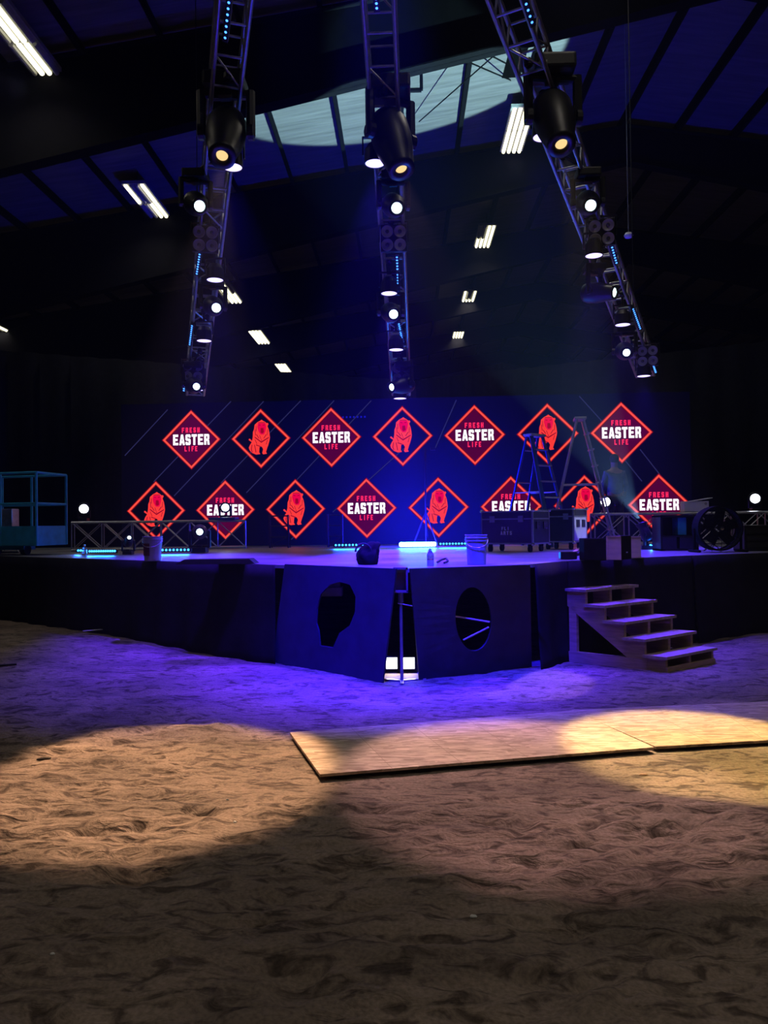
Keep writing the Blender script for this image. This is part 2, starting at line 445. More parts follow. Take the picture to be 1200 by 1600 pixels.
def bil(c, u, v): return c[0].lerp(c[1], u).lerp(c[3].lerp(c[2], u), v)   # c: BL, BR, TR, TL
def holed(c, holepts, t):
    b = bmesh.new(); N = 14
    outer = [(i/N, 0) for i in range(N)]+[(1, i/N) for i in range(N)]+[(1-i/N, 1) for i in range(N)]+[(0, 1-i/N) for i in range(N)]
    es = []
    for loop in (outer, holepts):
        v = [b.verts.new((x, y, 0)) for x, y in loop]
        es += [b.edges.new((v[i], v[(i+1) % len(v)])) for i in range(len(v))]
    bmesh.ops.triangle_fill(b, edges=es, use_beauty=True)
    n = (c[1]-c[0]).cross(c[3]-c[0]).normalized()
    for v in b.verts: v.co = bil(c, v.co.x, v.co.y)
    r = bmesh.ops.extrude_face_region(b, geom=b.faces[:])
    for g in r['geom']:
        if isinstance(g, bmesh.types.BMVert): g.co -= n*t
    mb = MB(); mb.b.free(); mb.b = b; return mb
def oval(cx, cy, rx, ry, n=28): return [(cx+rx*math.cos(2*math.pi*i/n), cy+ry*math.sin(2*math.pi*i/n)) for i in range(n)]
def top(px, py): return G(px, py, SZ+.012)
def bot(px, py): q = G(px, py, -.0); q.z = -.03; return q
# left panel
Lc = [bot(425, 1034), bot(597, 1067), top(619, 888)+Vector((0, -.06, 0)), top(446, 881)+Vector((0, -.06, 0))]
hole = [(.44, .26), (.56, .26), (.60, .40), (.68, .48), (.71, .60), (.70, .74), (.64, .84), (.55, .86), (.46, .83), (.39, .74), (.37, .60), (.38, .46), (.41, .40)]
t = thing('plywood_stage_panel', 'black painted plywood panel with a skull-shaped cut-out, left of the gap in the stage front', 'panel', (Lc[0]+Lc[1])/2, 0)
def lab_uv(c, pts): return pts
holed(Lc, hole, .02).build('board', m_panel, t, world=True)
Rc = [bot(656, 1063), bot(831, 1042), top(827, 882)+Vector((0, -.06, 0)), top(641, 888)+Vector((0, -.06, 0))]
t = thing('plywood_stage_panel', 'black painted plywood panel with an oval cut-out, right of the gap in the stage front', 'panel', (Rc[0]+Rc[1])/2, 0)
holed(Rc, oval(.49, .53, .155, .29), .02).build('board', m_panel, t, world=True)
MB().tube(P(712, 963, 8.35), P(765, 972, 8.35), .011, 6).build('brace_batten', m_ply, t, world=True)
MB().tube(P(724, 1000, 8.35), P(764, 980, 8.35), .011, 6).build('brace_batten', m_ply, t, world=True)
# pale block behind the left cut-out
q = P(518, 924, 9.15); mb = MB(); mb.box(q, (.26, .2, .10)); mb.box((q.x, q.y+.05, (q.z+SZ)/2), (.2, .05, SZ-q.z-.06)); mb.build('deck_joist', m_bucket, stage, world=True)

# prop stand in the gap
g = P(628, 1062, 7.85); g.z = 0
t = thing('prop_stand', 'thin steel prop stand with a bracket box standing in the gap at the stage tip', 'stand', g)
MB().tube((0, 0, 0), (0, 0, .82), .017, 10).build('pole', m_alu, t)
MB().lathe([(.0, 0), (.028, 0), (.028, .1), (.02, .12), (.0, .12)], 12, (0, 0, .79)).build('collar', m_alu, t)
MB().tube((-.03, -.02, .80), (.12, -.03, .77), .006, 6).build('handle', m_chrome, t)
mb = MB()
for sx in (-1, 1): mb.box((sx*.065+.0, 0, 1.04), (.018, .14, .25))
mb.box((0, 0, .92), (.148, .14, .02)); mb.box((0, 0, 1.155), (.148, .14, .02)); mb.box((0, .06, 1.04), (.12, .02, .22))
mb.build('bracket_box', mat('wine_paint', (.16, .09, .13), .6, var=.2), t)
mb = MB()
for a in (20, 160, 270): mb.box((.08*math.cos(R(a)), .08*math.sin(R(a)), .012), (.18, .035, .015), Matrix.Rotation(R(a), 3, 'Z'))
mb.build('base', m_alu, t)
# work lights
for px, nm, off in ((612, 'left', 0), (639, 'right', 0)):
    c = P(px, 1036, 8.25)
    t = thing('work_light', 'bright square LED work light on dirt in the stage gap, %s of the pair' % nm, 'work light', (c.x, c.y, 0), 0, 'work lights under the stage tip')
    MB().box((0, .02, c.z), (.15, .05, .15), bev=.01).build('housing', m_black, t)
    MB().box((0, -.008, c.z), (.12, .006, .12)).build('led_panel', m_work, t)
    mb = MB()
    for sx in (-1, 1): mb.box((sx*.085, .02, c.z/2+.01), (.012, .02, c.z+.04))
    mb.box((0, .02, .01), (.182, .12, .02)); mb.build('stand', m_black, t)
    lamp('glow', 'AREA', (c.x, c.y-.03, c.z), .6, (.95, .8, .85), t, target=(c.x, c.y-1, .05), size=.12)
# plank under the work lights
tag(MB().box((0, 0, 0), (.5, .35, .03)).build('wooden_pallet_board', m_tread), 'rough wooden board lying under the work lights in the gap', 'board').location = (P(628, 1050, 8.15).x, 8.1, .0)

# ------------------------------------------------------------------ video wall
wl, wr = P(190, 740, 17.1), P(1080, 740, 16.65)
wn = Vector((wr.y-wl.y, -(wr.x-wl.x), 0)).normalized(); wx = Vector((wr.x-wl.x, wr.y-wl.y, 0)).normalized()
if wn.y > 0: wn = -wn
w0 = Vector((wl.x, wl.y, 0)); WLEN = (Vector((wr.x, wr.y, 0))-w0).length
def wp(px, py):   # pixel -> (s, z) on the wall plane
    q = onplane(px, py, w0, wn); return ((q-w0).dot(wx), q.z)
def wq(s, z, t=0.): return w0+wx*s+Vector((0, 0, z))+wn*t
wall = thing('video_wall', 'wide black LED video wall showing red neon diamonds at the back of the stage', 'screen', (w0+wx*WLEN/2)+Vector((0, 0, SZ)))
ztop = wp(635, 622)[1]
scr = bpy.data.materials.new('screen_navy'); scr.use_nodes = True; nt = scr.node_tree; b = nt.nodes['Principled BSDF']
b.inputs['Base Color'].default_value = (.012, .012, .014, 1); b.inputs['Roughness'].default_value = .6; b.inputs['Specular IOR Level'].default_value = .05
b.inputs['Emission Color'].default_value = (.05, .02, 1, 1); b.inputs['Emission Strength'].default_value = .0012
mb = MB(); mb.prism([(0, SZ+.02), (WLEN, SZ+.02), (WLEN, ztop), (0, ztop)], wq, 0, -.12); mb.build('screen_surface', scr, wall, world=True)
# cabinet joints as thin black grid behind
mb = MB(); 
for i in range(0, int(WLEN/.5)+1): mb.prism([(i*.5, SZ+.02), (i*.5+.05, SZ+.02), (i*.5+.05, ztop), (i*.5, ztop)], wq, -.12, -.2)
mb.build('rear_frame', m_black, wall, world=True)
m_neon = emit('neon_red', (1, .085, .05), 1.05); m_neonhalo = emit('neon_red_halo', (1, .0, .012), .22)
m_fill = emit('crimson_fill', (.35, .0, .13), .22); m_letter = emit('white_letters', (1, .93, 1), 1.3)
m_small = emit('red_letters', (1, .02, .10), 1.15)
m_lion = emit('lion_red', (1, .045, .035), .95); m_liondark = emit('lion_dark_red', (.62, .0, .03), .5); m_lionface = emit('lion_face_pink', (1, .0, .07), .8)
m_diag = emit('faint_line', (.12, .12, .5), .16)
GL = {  # rectangles / polygons on a 5 x 8 grid
 'E': [[(0, 0), (5, 0), (5, 1.8), (2, 1.8), (2, 3.2), (4.4, 3.2), (4.4, 4.8), (2, 4.8), (2, 6.2), (5, 6.2), (5, 8), (0, 8)]],
 'A': [[(0, 0), (1.9, 0), (2.2, 1.5), (3.2, 1.5), (3.5, 0), (5.4, 0), (3.7, 8), (1.7, 8)]],
 'S': [[(0, .8), (.8, 0), (4.2, 0), (5, .8), (5, 4.0), (4.2, 4.8), (2, 4.8), (2, 6.3), (3, 6.3), (3, 5.6), (5, 5.6), (5, 7.2), (4.2, 8), (.8, 8), (0, 7.2), (0, 4.0), (.8, 3.2), (3, 3.2), (3, 1.7), (2, 1.7), (2, 2.4), (0, 2.4)]],
 'T': [[(1.5, 0), (3.5, 0), (3.5, 6.2), (5, 6.2), (5, 8), (0, 8), (0, 6.2), (1.5, 6.2)]],
 'R': [[(0, 0), (2, 0), (2, 2.9), (3, 2.9), (3.2, 0), (5.2, 0), (4.9, 3.4), (4.4, 3.9), (5, 4.6), (5, 7.2), (4.2, 8), (0, 8), (0, 0.01)]],
 'F': [[(0, 0), (2, 0), (2, 3.2), (4.4, 3.2), (4.4, 4.8), (2, 4.8), (2, 6.2), (5, 6.2), (5, 8), (0, 8)]],
 'H': [[(0, 0), (2, 0), (2, 3.2), (3, 3.2), (3, 0), (5, 0), (5, 8), (3, 8), (3, 4.8), (2, 4.8), (2, 8), (0, 8)]],
 'L': [[(0, 0), (5, 0), (5, 1.8), (2, 1.8), (2, 8), (0, 8)]],
 'I': [[(1.5, 0), (3.5, 0), (3.5, 8), (1.5, 8)]]}
GL['R'] = [[(0, 0), (2, 0), (2, 2.9), (3, 2.9), (3.3, 0), (5.3, 0), (4.8, 3.4), (4.4, 3.9), (5, 4.6), (5, 7.2), (4.2, 8), (0, 8)]]
HOLES = {'R': [(2.0, 4.5), (3.1, 4.5), (3.1, 6.4), (2.0, 6.4)], 'A': [(2.35, 3.0), (3.05, 3.0), (2.7, 5.6)]}
def word(mb, dark, txt, cs, cz, w, h, sx, t):
    n = len(txt); adv = w/n; k = adv*.86/5.2
    for i, ch in enumerate(txt):
        ox = cs-w/2+i*adv+adv*.07
        for poly in GL[ch]: mb.prism([(ox+x*k*sx, cz-h/2+y*h/8) for x, y in poly], wq, t, t+.004)
        if ch in HOLES: dark.prism([(ox+x*k*sx, cz-h/2+y*h/8) for x, y in HOLES[ch]], wq, t+.004, t+.007)
LION = [(600, 130), (625, 150), (655, 165), (690, 195), (705, 185), (720, 208), (700, 245), (722, 300), (735, 370), (742, 440), (735, 485), (712, 570), (692, 620), (672, 685), (688, 718), (622, 728), (606, 705), (622, 640), (600, 595), (560, 600), (552, 690), (572, 722), (500, 730), (432, 702), (388, 655), (373, 610), (395, 560), (425, 515), (372, 478), (380, 452), (402, 462), (432, 495), (444, 420), (448, 340), (468, 290), (478, 215), (490, 205), (530, 170), (572, 150)]
HD = .648
def diamond(cs, cz, kind, where):
    t_ = 'neon_diamond'
    root = MB()
    o1, i1 = HD, HD-.054
    for q in range(4):
        a0, a1 = math.pi/2*q, math.pi/2*(q+1)
        def pt(r, a): return (cs+r*math.cos(a), cz+r*math.sin(a))
        root.prism([pt(i1, a0), pt(o1, a0), pt(o1, a1), pt(i1, a1)], wq, .004, .012)
    e = root.build(t_, m_neon, wall, world=True)
    e['label'] = where
    mb = MB()
    for q in range(4):
        a0, a1 = math.pi/2*q, math.pi/2*(q+1)
        mb.prism([pt(o1, a0), pt(o1+.028, a0), pt(o1+.028, a1), pt(o1, a1)], wq, .002, .006)
        mb.prism([pt(i1-.028, a0), pt(i1, a0), pt(i1, a1), pt(i1-.028, a1)], wq, .002, .006)
    mb.build('outline_halo', m_neonhalo, e, world=True)  # dim red bands painting the bloom around the neon outline
    if kind == 'text':
        mb = MB(); r = HD-.09; mb.prism([(cs+r, cz), (cs, cz+r), (cs-r, cz), (cs, cz-r)], wq, .001, .003); mb.build('crimson_field', m_fill, e, world=True)
        mb = MB(); dk = MB(); word(mb, dk, 'EASTER', cs, cz, .85, .24, 1, .005)
        l = mb.build('white_lettering', m_letter, e, world=True); dk.build('letter_counters', m_fill, e, world=True)
        mb = MB(); dk = MB(); word(mb, dk, 'FRESH', cs, cz+.215, .44, .115, .78, .005); word(mb, dk, 'LIFE', cs, cz-.205, .32, .115, .78, .005)
        mb.build('red_lettering', m_small, e, world=True); dk.build('letter_counters', m_fill, e, world=True)
    else:
        k = HD/500; fx = lambda L: [(cs+(x-585)*k, cz+(455-y)*k) for x, y in L]
        mb = MB(); mb.prism(fx(LION), wq, .002, .006); mb.build('lion_emblem', m_lion, e, world=True)
        mb = MB(); mb.prism(fx([(540, 190), (665, 190), (680, 250), (665, 330), (640, 385), (580, 385), (545, 330), (525, 250)]), wq, .006, .009); mb.build('lion_face', m_lionface, e, world=True)
        mb = MB()
        for L in ([(478, 420), (592, 505), (725, 430), (725, 448), (592, 530), (478, 440)], [(500, 555), (590, 590), (590, 604), (500, 572)],
                  [(585, 275), (630, 275), (640, 350), (605, 372), (580, 350)], [(550, 215), (585, 222), (585, 232), (550, 226)], [(620, 222), (655, 215), (655, 226), (620, 232)],
                  [(468, 560), (480, 560), (505, 690), (492, 690)], [(425, 560), (436, 560), (425, 640), (440, 690), (428, 690), (410, 640)],
                  [(480, 300), (490, 300), (500, 400), (490, 400)], [(700, 300), (708, 300), (700, 400), (692, 400)], [(505, 390), (516, 385), (560, 455), (548, 455)], [(675, 385), (686, 390), (640, 455), (630, 452)], [(560, 400), (568, 400), (590, 460), (582, 462)], [(500, 240), (508, 240), (512, 330), (502, 330)], [(540, 175), (660, 175), (660, 186), (540, 186)], [(480, 470), (488, 470), (520, 545), (510, 545)], [(695, 480), (704, 480), (680, 560), (672, 556)], [(590, 470), (600, 470), (596, 500), (590, 500)]):
            mb.prism(fx(L), wq, .009, .011)
        mb.build('lion_shading', m_liondark, e, world=True)
s0, z0 = wp(299, 687); s6, z6 = wp(971, 676)
ordw = ['first', 'second', 'third', 'fourth', 'fifth', 'sixth', 'seventh', 'eighth']
for i in range(7):
    k = 'text' if i % 2 == 0 else 'lion'
    diamond(s0+(s6-s0)*i/6, z0+(z6-z0)*i/6, k, 'red neon diamond with %s, %s from the left in the upper row' % ('white and red lettering' if k == 'text' else 'a red lion', ordw[i]))
s0, z0 = wp(244, 798); s7, z7 = wp(1030, 788.5)
for i in range(8):
    k = 'text' if i % 2 == 1 else 'lion'
    diamond(s0+(s7-s0)*i/7, z0+(z7-z0)*i/7, k, 'red neon diamond with %s, %s from the left in the lower row' % ('white and red lettering' if k == 'text' else 'a red lion', ordw[i]))
for a, b in (((361, 627), (240, 753)), ((412, 627), (272, 775)), ((470, 626), (345, 755)), ((522, 626), (385, 770)), ((580, 626), (440, 775)), ((713, 625), (680, 700)), ((905, 619), (944, 662)), ((1000, 702), (1036, 748)), ((632, 700), (520, 800)), ((965, 705), (1003, 752)), ((262, 640), (195, 712)), ((500, 800), (455, 843))):
    A, B = wp(*a), wp(*b); d = Vector((B[0]-A[0], B[1]-A[1])).normalized()*.011; n = Vector((-d.y, d.x))
    MB().prism([(A[0]+n.x, A[1]+n.y), (B[0]+n.x, B[1]+n.y), (B[0]-n.x, B[1]-n.y), (A[0]-n.x, A[1]-n.y)], wq, .0005, .0015).build('faint_diagonal_line', m_diag, wall, world=True)
A, B = wp(536, 652), wp(570, 652)
mb = MB()
for i in range(7):
    s = A[0]+(B[0]-A[0])*i/6; mb.prism([(s-.02, A[1]-.02), (s+.02, A[1]-.02), (s+.02, A[1]+.02), (s-.02, A[1]+.02)], wq, .006, .01)
mb.build('faint_blue_dots', emit('dim_blue', (.02, .02, 1), .35), wall, world=True)  # row of small dim blue dots set on the screen face

# ------------------------------------------------------------------ trusses
def longer(a, b, k): return (a-(b-a)*k, b)
TR = {'left': (P(372, -70, 7.0), P(305, 606, 14.0)), 'centre': (P(588, -70, 7.0), P(627, 606, 14.0)), 'right': (P(772, -70, 7.0), P(1009, 576, 14.0))}
TR = {k: longer(a, b, .30) for k, (a, b) in TR.items()}
def make_truss(key, a, b, w=.30):
    d = (b-a).normalized(); L = (b-a).length
    sx = d.cross(Vector((0, 0, 1))).normalized(); sz = sx.cross(d).normalized()
    t = thing('lighting_truss', 'long square aluminium box truss hung sloping over the stage, %s of three' % key, 'truss', a, 0, 'hanging trusses over the stage')
    def q(x, s, z): return a+d*x+sx*s+sz*z
    h = w/2
    for s_ in (-h, h):
        for z_ in (-h, h): MB().tube(q(0, s_, z_), q(L, s_, z_), .025, 10).build('chord', m_alu, t, world=True)
    mb = MB(); n = int(L/.36)
    for i in range(n+1):
        x = min(L, i*L/n)
        for z_ in (-h, h): mb.tube(q(x, -h, z_), q(x, h, z_), .014, 6)
        for s_ in (-h, h): mb.tube(q(x, s_, -h), q(x, s_, h), .014, 6)
        if i < n:
            x2 = (i+1)*L/n; k = 1 if i % 2 else -1
            for s_ in (-h, h): mb.tube(q(x, s_, -h*k), q(x2, s_, h*k), .012, 6)
            if i % 3 == 0: mb.tube(q(x, -h*k, -h), q(x2, h*k, -h), .012, 6)
            if i % 3 == 1: mb.tube(q(x, -h*k, h), q(x2, h*k, h), .012, 6)
    mb.build('lacing', m_alu, t, world=True)
    # hanging cables to the roof
    for x in (.6, L-1.2):
        p = q(x, 0, h); MB().tube(p, Vector((p.x, p.y, roofz(p.x)-.02)), .008, 6).build('suspension_cable', m_steel_blk, t, world=True)
    return t
for k, (a, b) in TR.items(): make_truss(k, a, b)
def on_truss(key, py, hang):
    a, b = TR[key]; lo, hi = 0., 1.
    for _ in range(40):
        m = (lo+hi)/2; p = a.lerp(b, m)-Vector((0, 0, hang)); lo, hi = (m, hi) if proj(p)[1] < py else (lo, m)
    return a.lerp(b, (lo+hi)/2)
def place(key, px, py, hang):
    p = on_truss(key, py, hang); L = P(px, py, p.y)
    return p, L   # truss axis point, lens point

def clamp(t, top_, loc, lateral):
    mb = MB(); mb.tube(loc, top_, .018, 8); mb.lathe([(.03, 0), (.045, .02), (.045, .07), (.03, .09)], 10, Vector(top_)-Vector((0, 0, .05)))
    return mb.build('clamp', m_steel_blk, t, world=True)

def moving_head(lens, d, s=1., m_lens=m_beamlens, lens_r=.07, label='', group=None, up=False, anchor=None, ring=True, name='moving_head_light'):
    """lens: world position of the lens; d: where the head points; s: size; anchor: truss point above or None (stands on base)"""
    d = Vector(d).normalized(); lens = Vector(lens)
    Lh = .52*s; piv = lens-d*Lh*.62; sg = 1 if up else -1   # base direction
    base_c = piv+Vector((0, 0, -sg*.36*s))
    t = thing(name, label, 'stage light', base_c+Vector((0, 0, -sg*.06*s)), 0, group)
    MB().box(base_c, (.30*s, .26*s, .11*s), bev=.02*s).build('base', m_black, t, world=True)
    hx = d.cross(Vector((0, 0, 1)))
    hx = Vector((1, 0, 0)) if hx.length < .1 else hx.normalized()
    mb = MB()
    for e in (-1, 1):
        A = piv+hx*e*.185*s; B = Vector((A.x, A.y, base_c.z+sg*.05*s))
        mb.tube(A+Vector((0, 0, sg*.03*s)), B, .035*s, 8); mb.lathe([(0, -.02*s), (.06*s, -.02*s), (.06*s, .02*s), (0, .02*s)], 12, A, hx)
    A = base_c+Vector((0, 0, sg*.07*s)); mb.box(A, (.1*s, .1*s, .06*s)); mb.tube(A-hx*.185*s, A+hx*.185*s, .03*s, 8)
    mb.build('yoke', m_black, t, world=True)
    back = lens-d*Lh; R_ = .15*s
    MB().lathe([(0, 0), (.08*s, 0), (.125*s, .03*s), (R_, .10*s), (R_, .24*s), (R_*.9, .34*s), (R_*.8, .40*s), (max(lens_r*1.5, .1*s), Lh-.02*s), (max(lens_r*1.5, .1*s), Lh+.015*s), (lens_r*1.1, Lh+.015*s), (lens_r*1.1, Lh-.01*s), (0, Lh-.01*s)], 24, back, d).build('head', m_black, t, world=True, smooth=True)
    MB().lathe([(lens_r, 0), (lens_r*.8, .008*s), (lens_r*.4, .016*s), (0, .02*s)], 20, lens-d*.005*s, d).build('lens', m_lens, t, world=True)
    if ring: MB().lathe([(lens_r*1.25, 0), (lens_r*1.42, 0), (lens_r*1.42, .01), (lens_r*1.25, .01)], 24, lens, d).build('lens_ring', mat_ring, t, world=True)
    if anchor is not None: clamp(t, anchor+Vector((0, 0, -.15)), base_c+Vector((0, 0, .05*s)), 0)
    return t
mat_ring = mat('lens_ring_metal', (.2, .3, .35), .3, .8, var=.1)

def wash_can(lens, anchor, r, label, tilt=(0, 0, -1), target=None, energy=None):
    d = Vector(tilt).normalized()
    t = thing('wash_light', label, 'stage light', lens, 0, 'violet wash lights under the trusses')
    MB().lathe([(0, -r*2.0), (r*.7, -r*2.0), (r*1.05, -r*1.4), (r*1.12, 0.0), (r*1.02, 0.0), (r*1.0, -.02), (0, -.02)], 20, lens, d).build('can', m_black, t, world=True)
    mb = MB(); n = 24
    MB().lathe([(r, 0), (r*.5, .004), (0, .006)], n, lens-d*.006, d).build('lens', m_washlens, t, world=True)
    mb = MB(); top_ = lens-d*r*1.0
    for e in (-1, 1): mb.box(top_+Vector((e*r*1.25, 0, r*.8)), (.015, .04, r*1.9))
    mb.box(top_+Vector((0, 0, r*1.75)), (r*2.6, .04, .015)); mb.build('yoke', m_steel_blk, t, world=True)
    clamp(t, anchor+Vector((0, 0, -.15)), top_+Vector((0, 0, r*1.75)), 0)
    return t

def blinder(c, anchor, s, label):
    t = thing('blinder_light', label, 'stage light', c, 0, 'unlit four-lamp blinders on the trusses')
    to = (EYE-c).normalized(); fwd = Vector((to.x, to.y, to.z*.6)).normalized()
    sx = fwd.cross(Vector((0, 0, 1))).normalized(); sz = sx.cross(fwd)
    rot = Matrix((sx, fwd, sz)).transposed()
    MB().box(c-fwd*.06, (.34*s, .10, .34*s), rot, bev=.012).build('housing', m_black, t, world=True)
    for i in (-1, 1):
        for j in (-1, 1):
            q = c+sx*i*.083*s+sz*j*.083*s
            l = MB().lathe([(.074*s, -.01), (.078*s, .0), (.078*s, .012), (.070*s, .014), (.066*s, .005), (.03*s, -.008), (0, -.01)], 20, q, fwd).build('lamp', m_reflector, t, world=True)
            MB().lathe([(.026*s, .0), (.022*s, .012), (0, .018)], 12, q, fwd).build('bulb', m_lensoff, l, world=True)
    mb = MB()
    for i in (-1, 1): mb.box(c+sx*i*.185*s+Vector((0, 0, .08)), (.012, .03, .26*s))
    mb.box(c+Vector((0, 0, .21*s)), (.38*s, .03, .012)); mb.build('yoke', m_steel_blk, t, world=True)
    clamp(t, anchor+Vector((0, 0, -.12)), c+Vector((0, 0, .21*s)), 0)

def batten(A, B, n, label, m_d=m_dot, r=.011, group='blue LED battens along the trusses', down=Vector((0, -.35, -1)), lit=True, name='led_batten', r_body=.03):
    A, B = Vector(A), Vector(B); t = thing(name, label, 'LED bar', (A+B)/2, 0, group)
    d = (B-A).normalized(); f = (down-d*down.dot(d)).normalized(); s = d.cross(f).normalized()
    rot = Matrix((d, s, -f)).transposed()
    MB().box((A+B)/2-f*.03, ((B-A).length+.04, r_body*2, .05), rot, bev=.006).build('housing', m_black, t, world=True)
    mb = MB()
    for i in range(n):
        q = A.lerp(B, (i+.5)/n); mb.lathe([(r, 0), (r*.7, .006), (0, .009)], 10, q-f*.004, f)
    mb.build('led_row', m_d, t, world=True)
    return t

pos = ['nearest', 'second nearest', 'third from the front', 'farthest']
# --- warm heads
TG = {}
def spotlight(t, lens, target, e, col, ang, blend=.12, r=.05):
    d = (Vector(target)-lens).normalized()
    return lamp('beam', 'SPOT', lens+d*.05, e, col, t, target=target, spot_size=R(ang), spot_blend=blend, shadow_soft_size=r)
for key, px, py, tgt, ang, e in (('left', 347, 243, G(250, 1202), 23, WARM_W*2.6), ('centre', 627, 264, G(830, 1210), 24.5, WARM_W*1.0), ('right', 877, 225, G(1090, 1165), 20, WARM_W*2.3)):
    p, l = place(key, px, py, 1.0)
    tgt = Vector(tgt); hd = (tgt-l).normalized()
    if key == 'centre': vis = Vector((.25, -.35, -1)).normalized()
    else: vis = (hd+Vector((0, -.15, 0))).normalized()
    t = moving_head(l, vis, 1.45, m_warmlens, .062, 'large black moving head with a warm lens under the %s truss' % key, 'large warm moving heads', False, p)
    spotlight(t, l+vis*.03, tgt, e, {'left': (1, .60, .36), 'centre': (1, .58, .60), 'right': (1, .70, .26)}[key], ang, .38)
rose_src = P(935, 330, 10.4)
lamp('beam', 'SPOT', rose_src+Vector((0, 0, -.5)), 750, (1, .56, .62), None, target=G(825, 1064), spot_size=R(13), spot_blend=.2, shadow_soft_size=.04)
# --- cold beam heads
for key, px, py, i in (('left', 312, 322, 0), ('left', 338, 481, 1), ('left', 307, 604, 2), ('centre', 620, 325, 0), ('centre', 615, 491, 1), ('centre', 612, 605, 2), ('right', 923, 321, 0), ('right', 960, 457, 1), ('right', 979, 551, 2)):
    p, l = place(key, px, py, .75)
    d = (EYE-l).normalized()+Vector((.12, .1, -.05)) if not (key, i) in (('centre', 2), ('right', 1)) else Vector((-.9 if key == 'centre' else 1.1, -1, -.3))
    moving_head(l, d, .95, m_beamlens, .062 if i < 2 else .055, 'small black moving head with a cold white lens, %s under the %s truss' % (pos[i] if i < 2 else 'farthest', key), 'cold white moving heads', False, p)
# --- wash cans
for key, L in (('left', ((363, 262), (336, 438), (319, 533), (307, 610))), ('centre', ((586, 256), (608, 459), (619, 547), (625, 623))), ('right', ((849, 215), (928, 400), (973, 508), (1006, 588)))):
    for i, (px, py) in enumerate(L):
        p, l = place(key, px, py, .62)
        t = wash_can(l, Vector((l.x, p.y, p.z)) if abs(l.x-p.x) < .16 else p, .108, 'round violet wash light glowing under the %s truss, %s' % (key, pos[i]))
        lamp('beam', 'SPOT', l+Vector((0, 0, -.03)), WASH_W*(1.7 if i < 2 else 1.2)*(1.3 if key == 'centre' else .6), (.075, .014, 1), t, target=(l.x+(0 if key != 'centre' else .1), l.y-(.25 if key == 'centre' or i else .0), 0), spot_size=R(50 if key == 'centre' else 58), spot_blend=.6 if key == 'centre' else .9, shadow_soft_size=.08)
for key, dx in (('left', .6), ('centre', .35), ('right', -.3)):   # washes added up the trusses, out of frame, to turn the stage front blue
    a_ = TR[key][0].lerp(TR[key][1], .06); l = a_+Vector((0, 0, -.62)); tg = Vector((l.x+dx, 8.2, .9))
    t = wash_can(l, a_, .108, 'added round violet wash light under the upper end of the %s truss, above the frame' % key, tilt=(tg-l).normalized())
    lamp('beam', 'SPOT', l+(tg-l).normalized()*.05, WASH_W*(4.0 if key == 'centre' else .6), (.012, .006, 1), t, target=tg, spot_size=R(34), spot_blend=.8, shadow_soft_size=.08)
# --- blinders
for key, L in (('left', ((321, 373), (301, 580))), ('centre', ((615, 372), (628, 583))), ('right', ((940, 363), (1012, 556)))):
    for i, (px, py) in enumerate(L):
        p, l = place(key, px, py, .35)
        blinder(l, p, 1.0, 'unlit four-lamp blinder on the %s truss, the %s of its two' % (key, 'nearer' if i == 0 else 'farther'))
# --- battens
def bat(key, a, b, n, i, m_d=m_dot, r=.011):
    pa, pb = on_truss(key, a[1], .25), on_truss(key, b[1], .25)
    batten(P(a[0], a[1], pa.y), P(b[0], b[1], pb.y), n, 'blue dotted LED batten fixed along the %s truss, %s' % (key, pos[i]), m_d, r, down=Vector((0, -.75, -.6)))
bat('left', (362, -40), (351, 64), 11, 0, r=.013); bat('centre', (583, -60), (589, 17), 10, 0, r=.013); bat('right', (801, -60), (833, 40), 10, 0, r=.013)
bat('left', (312, 396), (307, 430), 9, 1, r=.014); bat('centre', (620, 400), (622, 445), 10, 1, r=.014); bat('right', (956, 385), (964, 413), 7, 1, r=.015)
bat('left', (300, 508), (296, 540), 11, 2, r=.014); bat('centre', (623, 505), (629, 535), 10, 2, r=.014); bat('right', (989, 482), (1001, 515), 12, 2, r=.014)
bat('left', (288, 594), (287, 612), 6, 3, r=.018); bat('right', (1021, 571), (1025, 583), 6, 3, r=.016)
p = on_truss('centre', 602, .2); bat('centre', (641, 595), (642, 611), 5, 3, emit('pale_led', (.6, .9, 1), 2.5), .03)

# ------------------------------------------------------------------ ceiling strip lights
def strip(px, py, z, near, far, n, label):
    """two tandem units, each with n tube places; near / far list the lit ones"""
    c = G(px, py, z)
    t = thing('strip_light', label, 'ceiling light', c, 0, 'fluorescent strip lights under the roof')
    for nm, y0, lit in (('near', -1.1, near), ('far', .02, far)):
        if lit is None: continue
        h = MB().box((0, y0+.54, .06), (.14*n+.04, 1.1, .08)).build('housing', m_housing, t)
        for i in range(n):
            x = (i-(n-1)/2)*.14
            MB().tube((x, y0+.03, 0), (x, y0+1.07, 0), .048, 8).build('tube', m_fluor if i in lit else m_tubeoff, h)
    mb = MB()
    for y in (-.8, .9): mb.tube((0, y, .1), (0, y, roofz(c.x)-c.z), .008, 5)
    mb.build('hanger', m_steel_blk, t)
    k = (len(near or [])+len(far or []))/8
    lamp('glow', 'AREA', c+Vector((0, 0, -.06)), FLUOR_W*max(.4, k), (1, .91, .80), t, target=c+Vector((0, 0, -1)), size=.6, spread=R(120))
    return t
al = range(4)
strip(808, 205, 11.6, al, al, 4, 'fully lit ceiling strip light right of the centre truss, largest in the right-hand row')
strip(757, 372, 11.6, (2, 3), al, 4, 'ceiling strip light with part of its near tubes out, second in the right-hand row')
strip(732, 467, 11.6, (0, 3), al, 4, 'ceiling strip light with two near prongs lit, third in the right-hand row')
strip(715, 527, 11.6, al, al, 4, 'small ceiling strip light, farthest in the right-hand row')
strip(33, 66, 10.2, (1, 2), (1, 2), 4, 'long two-tube ceiling strip light at the top left, nearest of the left-hand row')
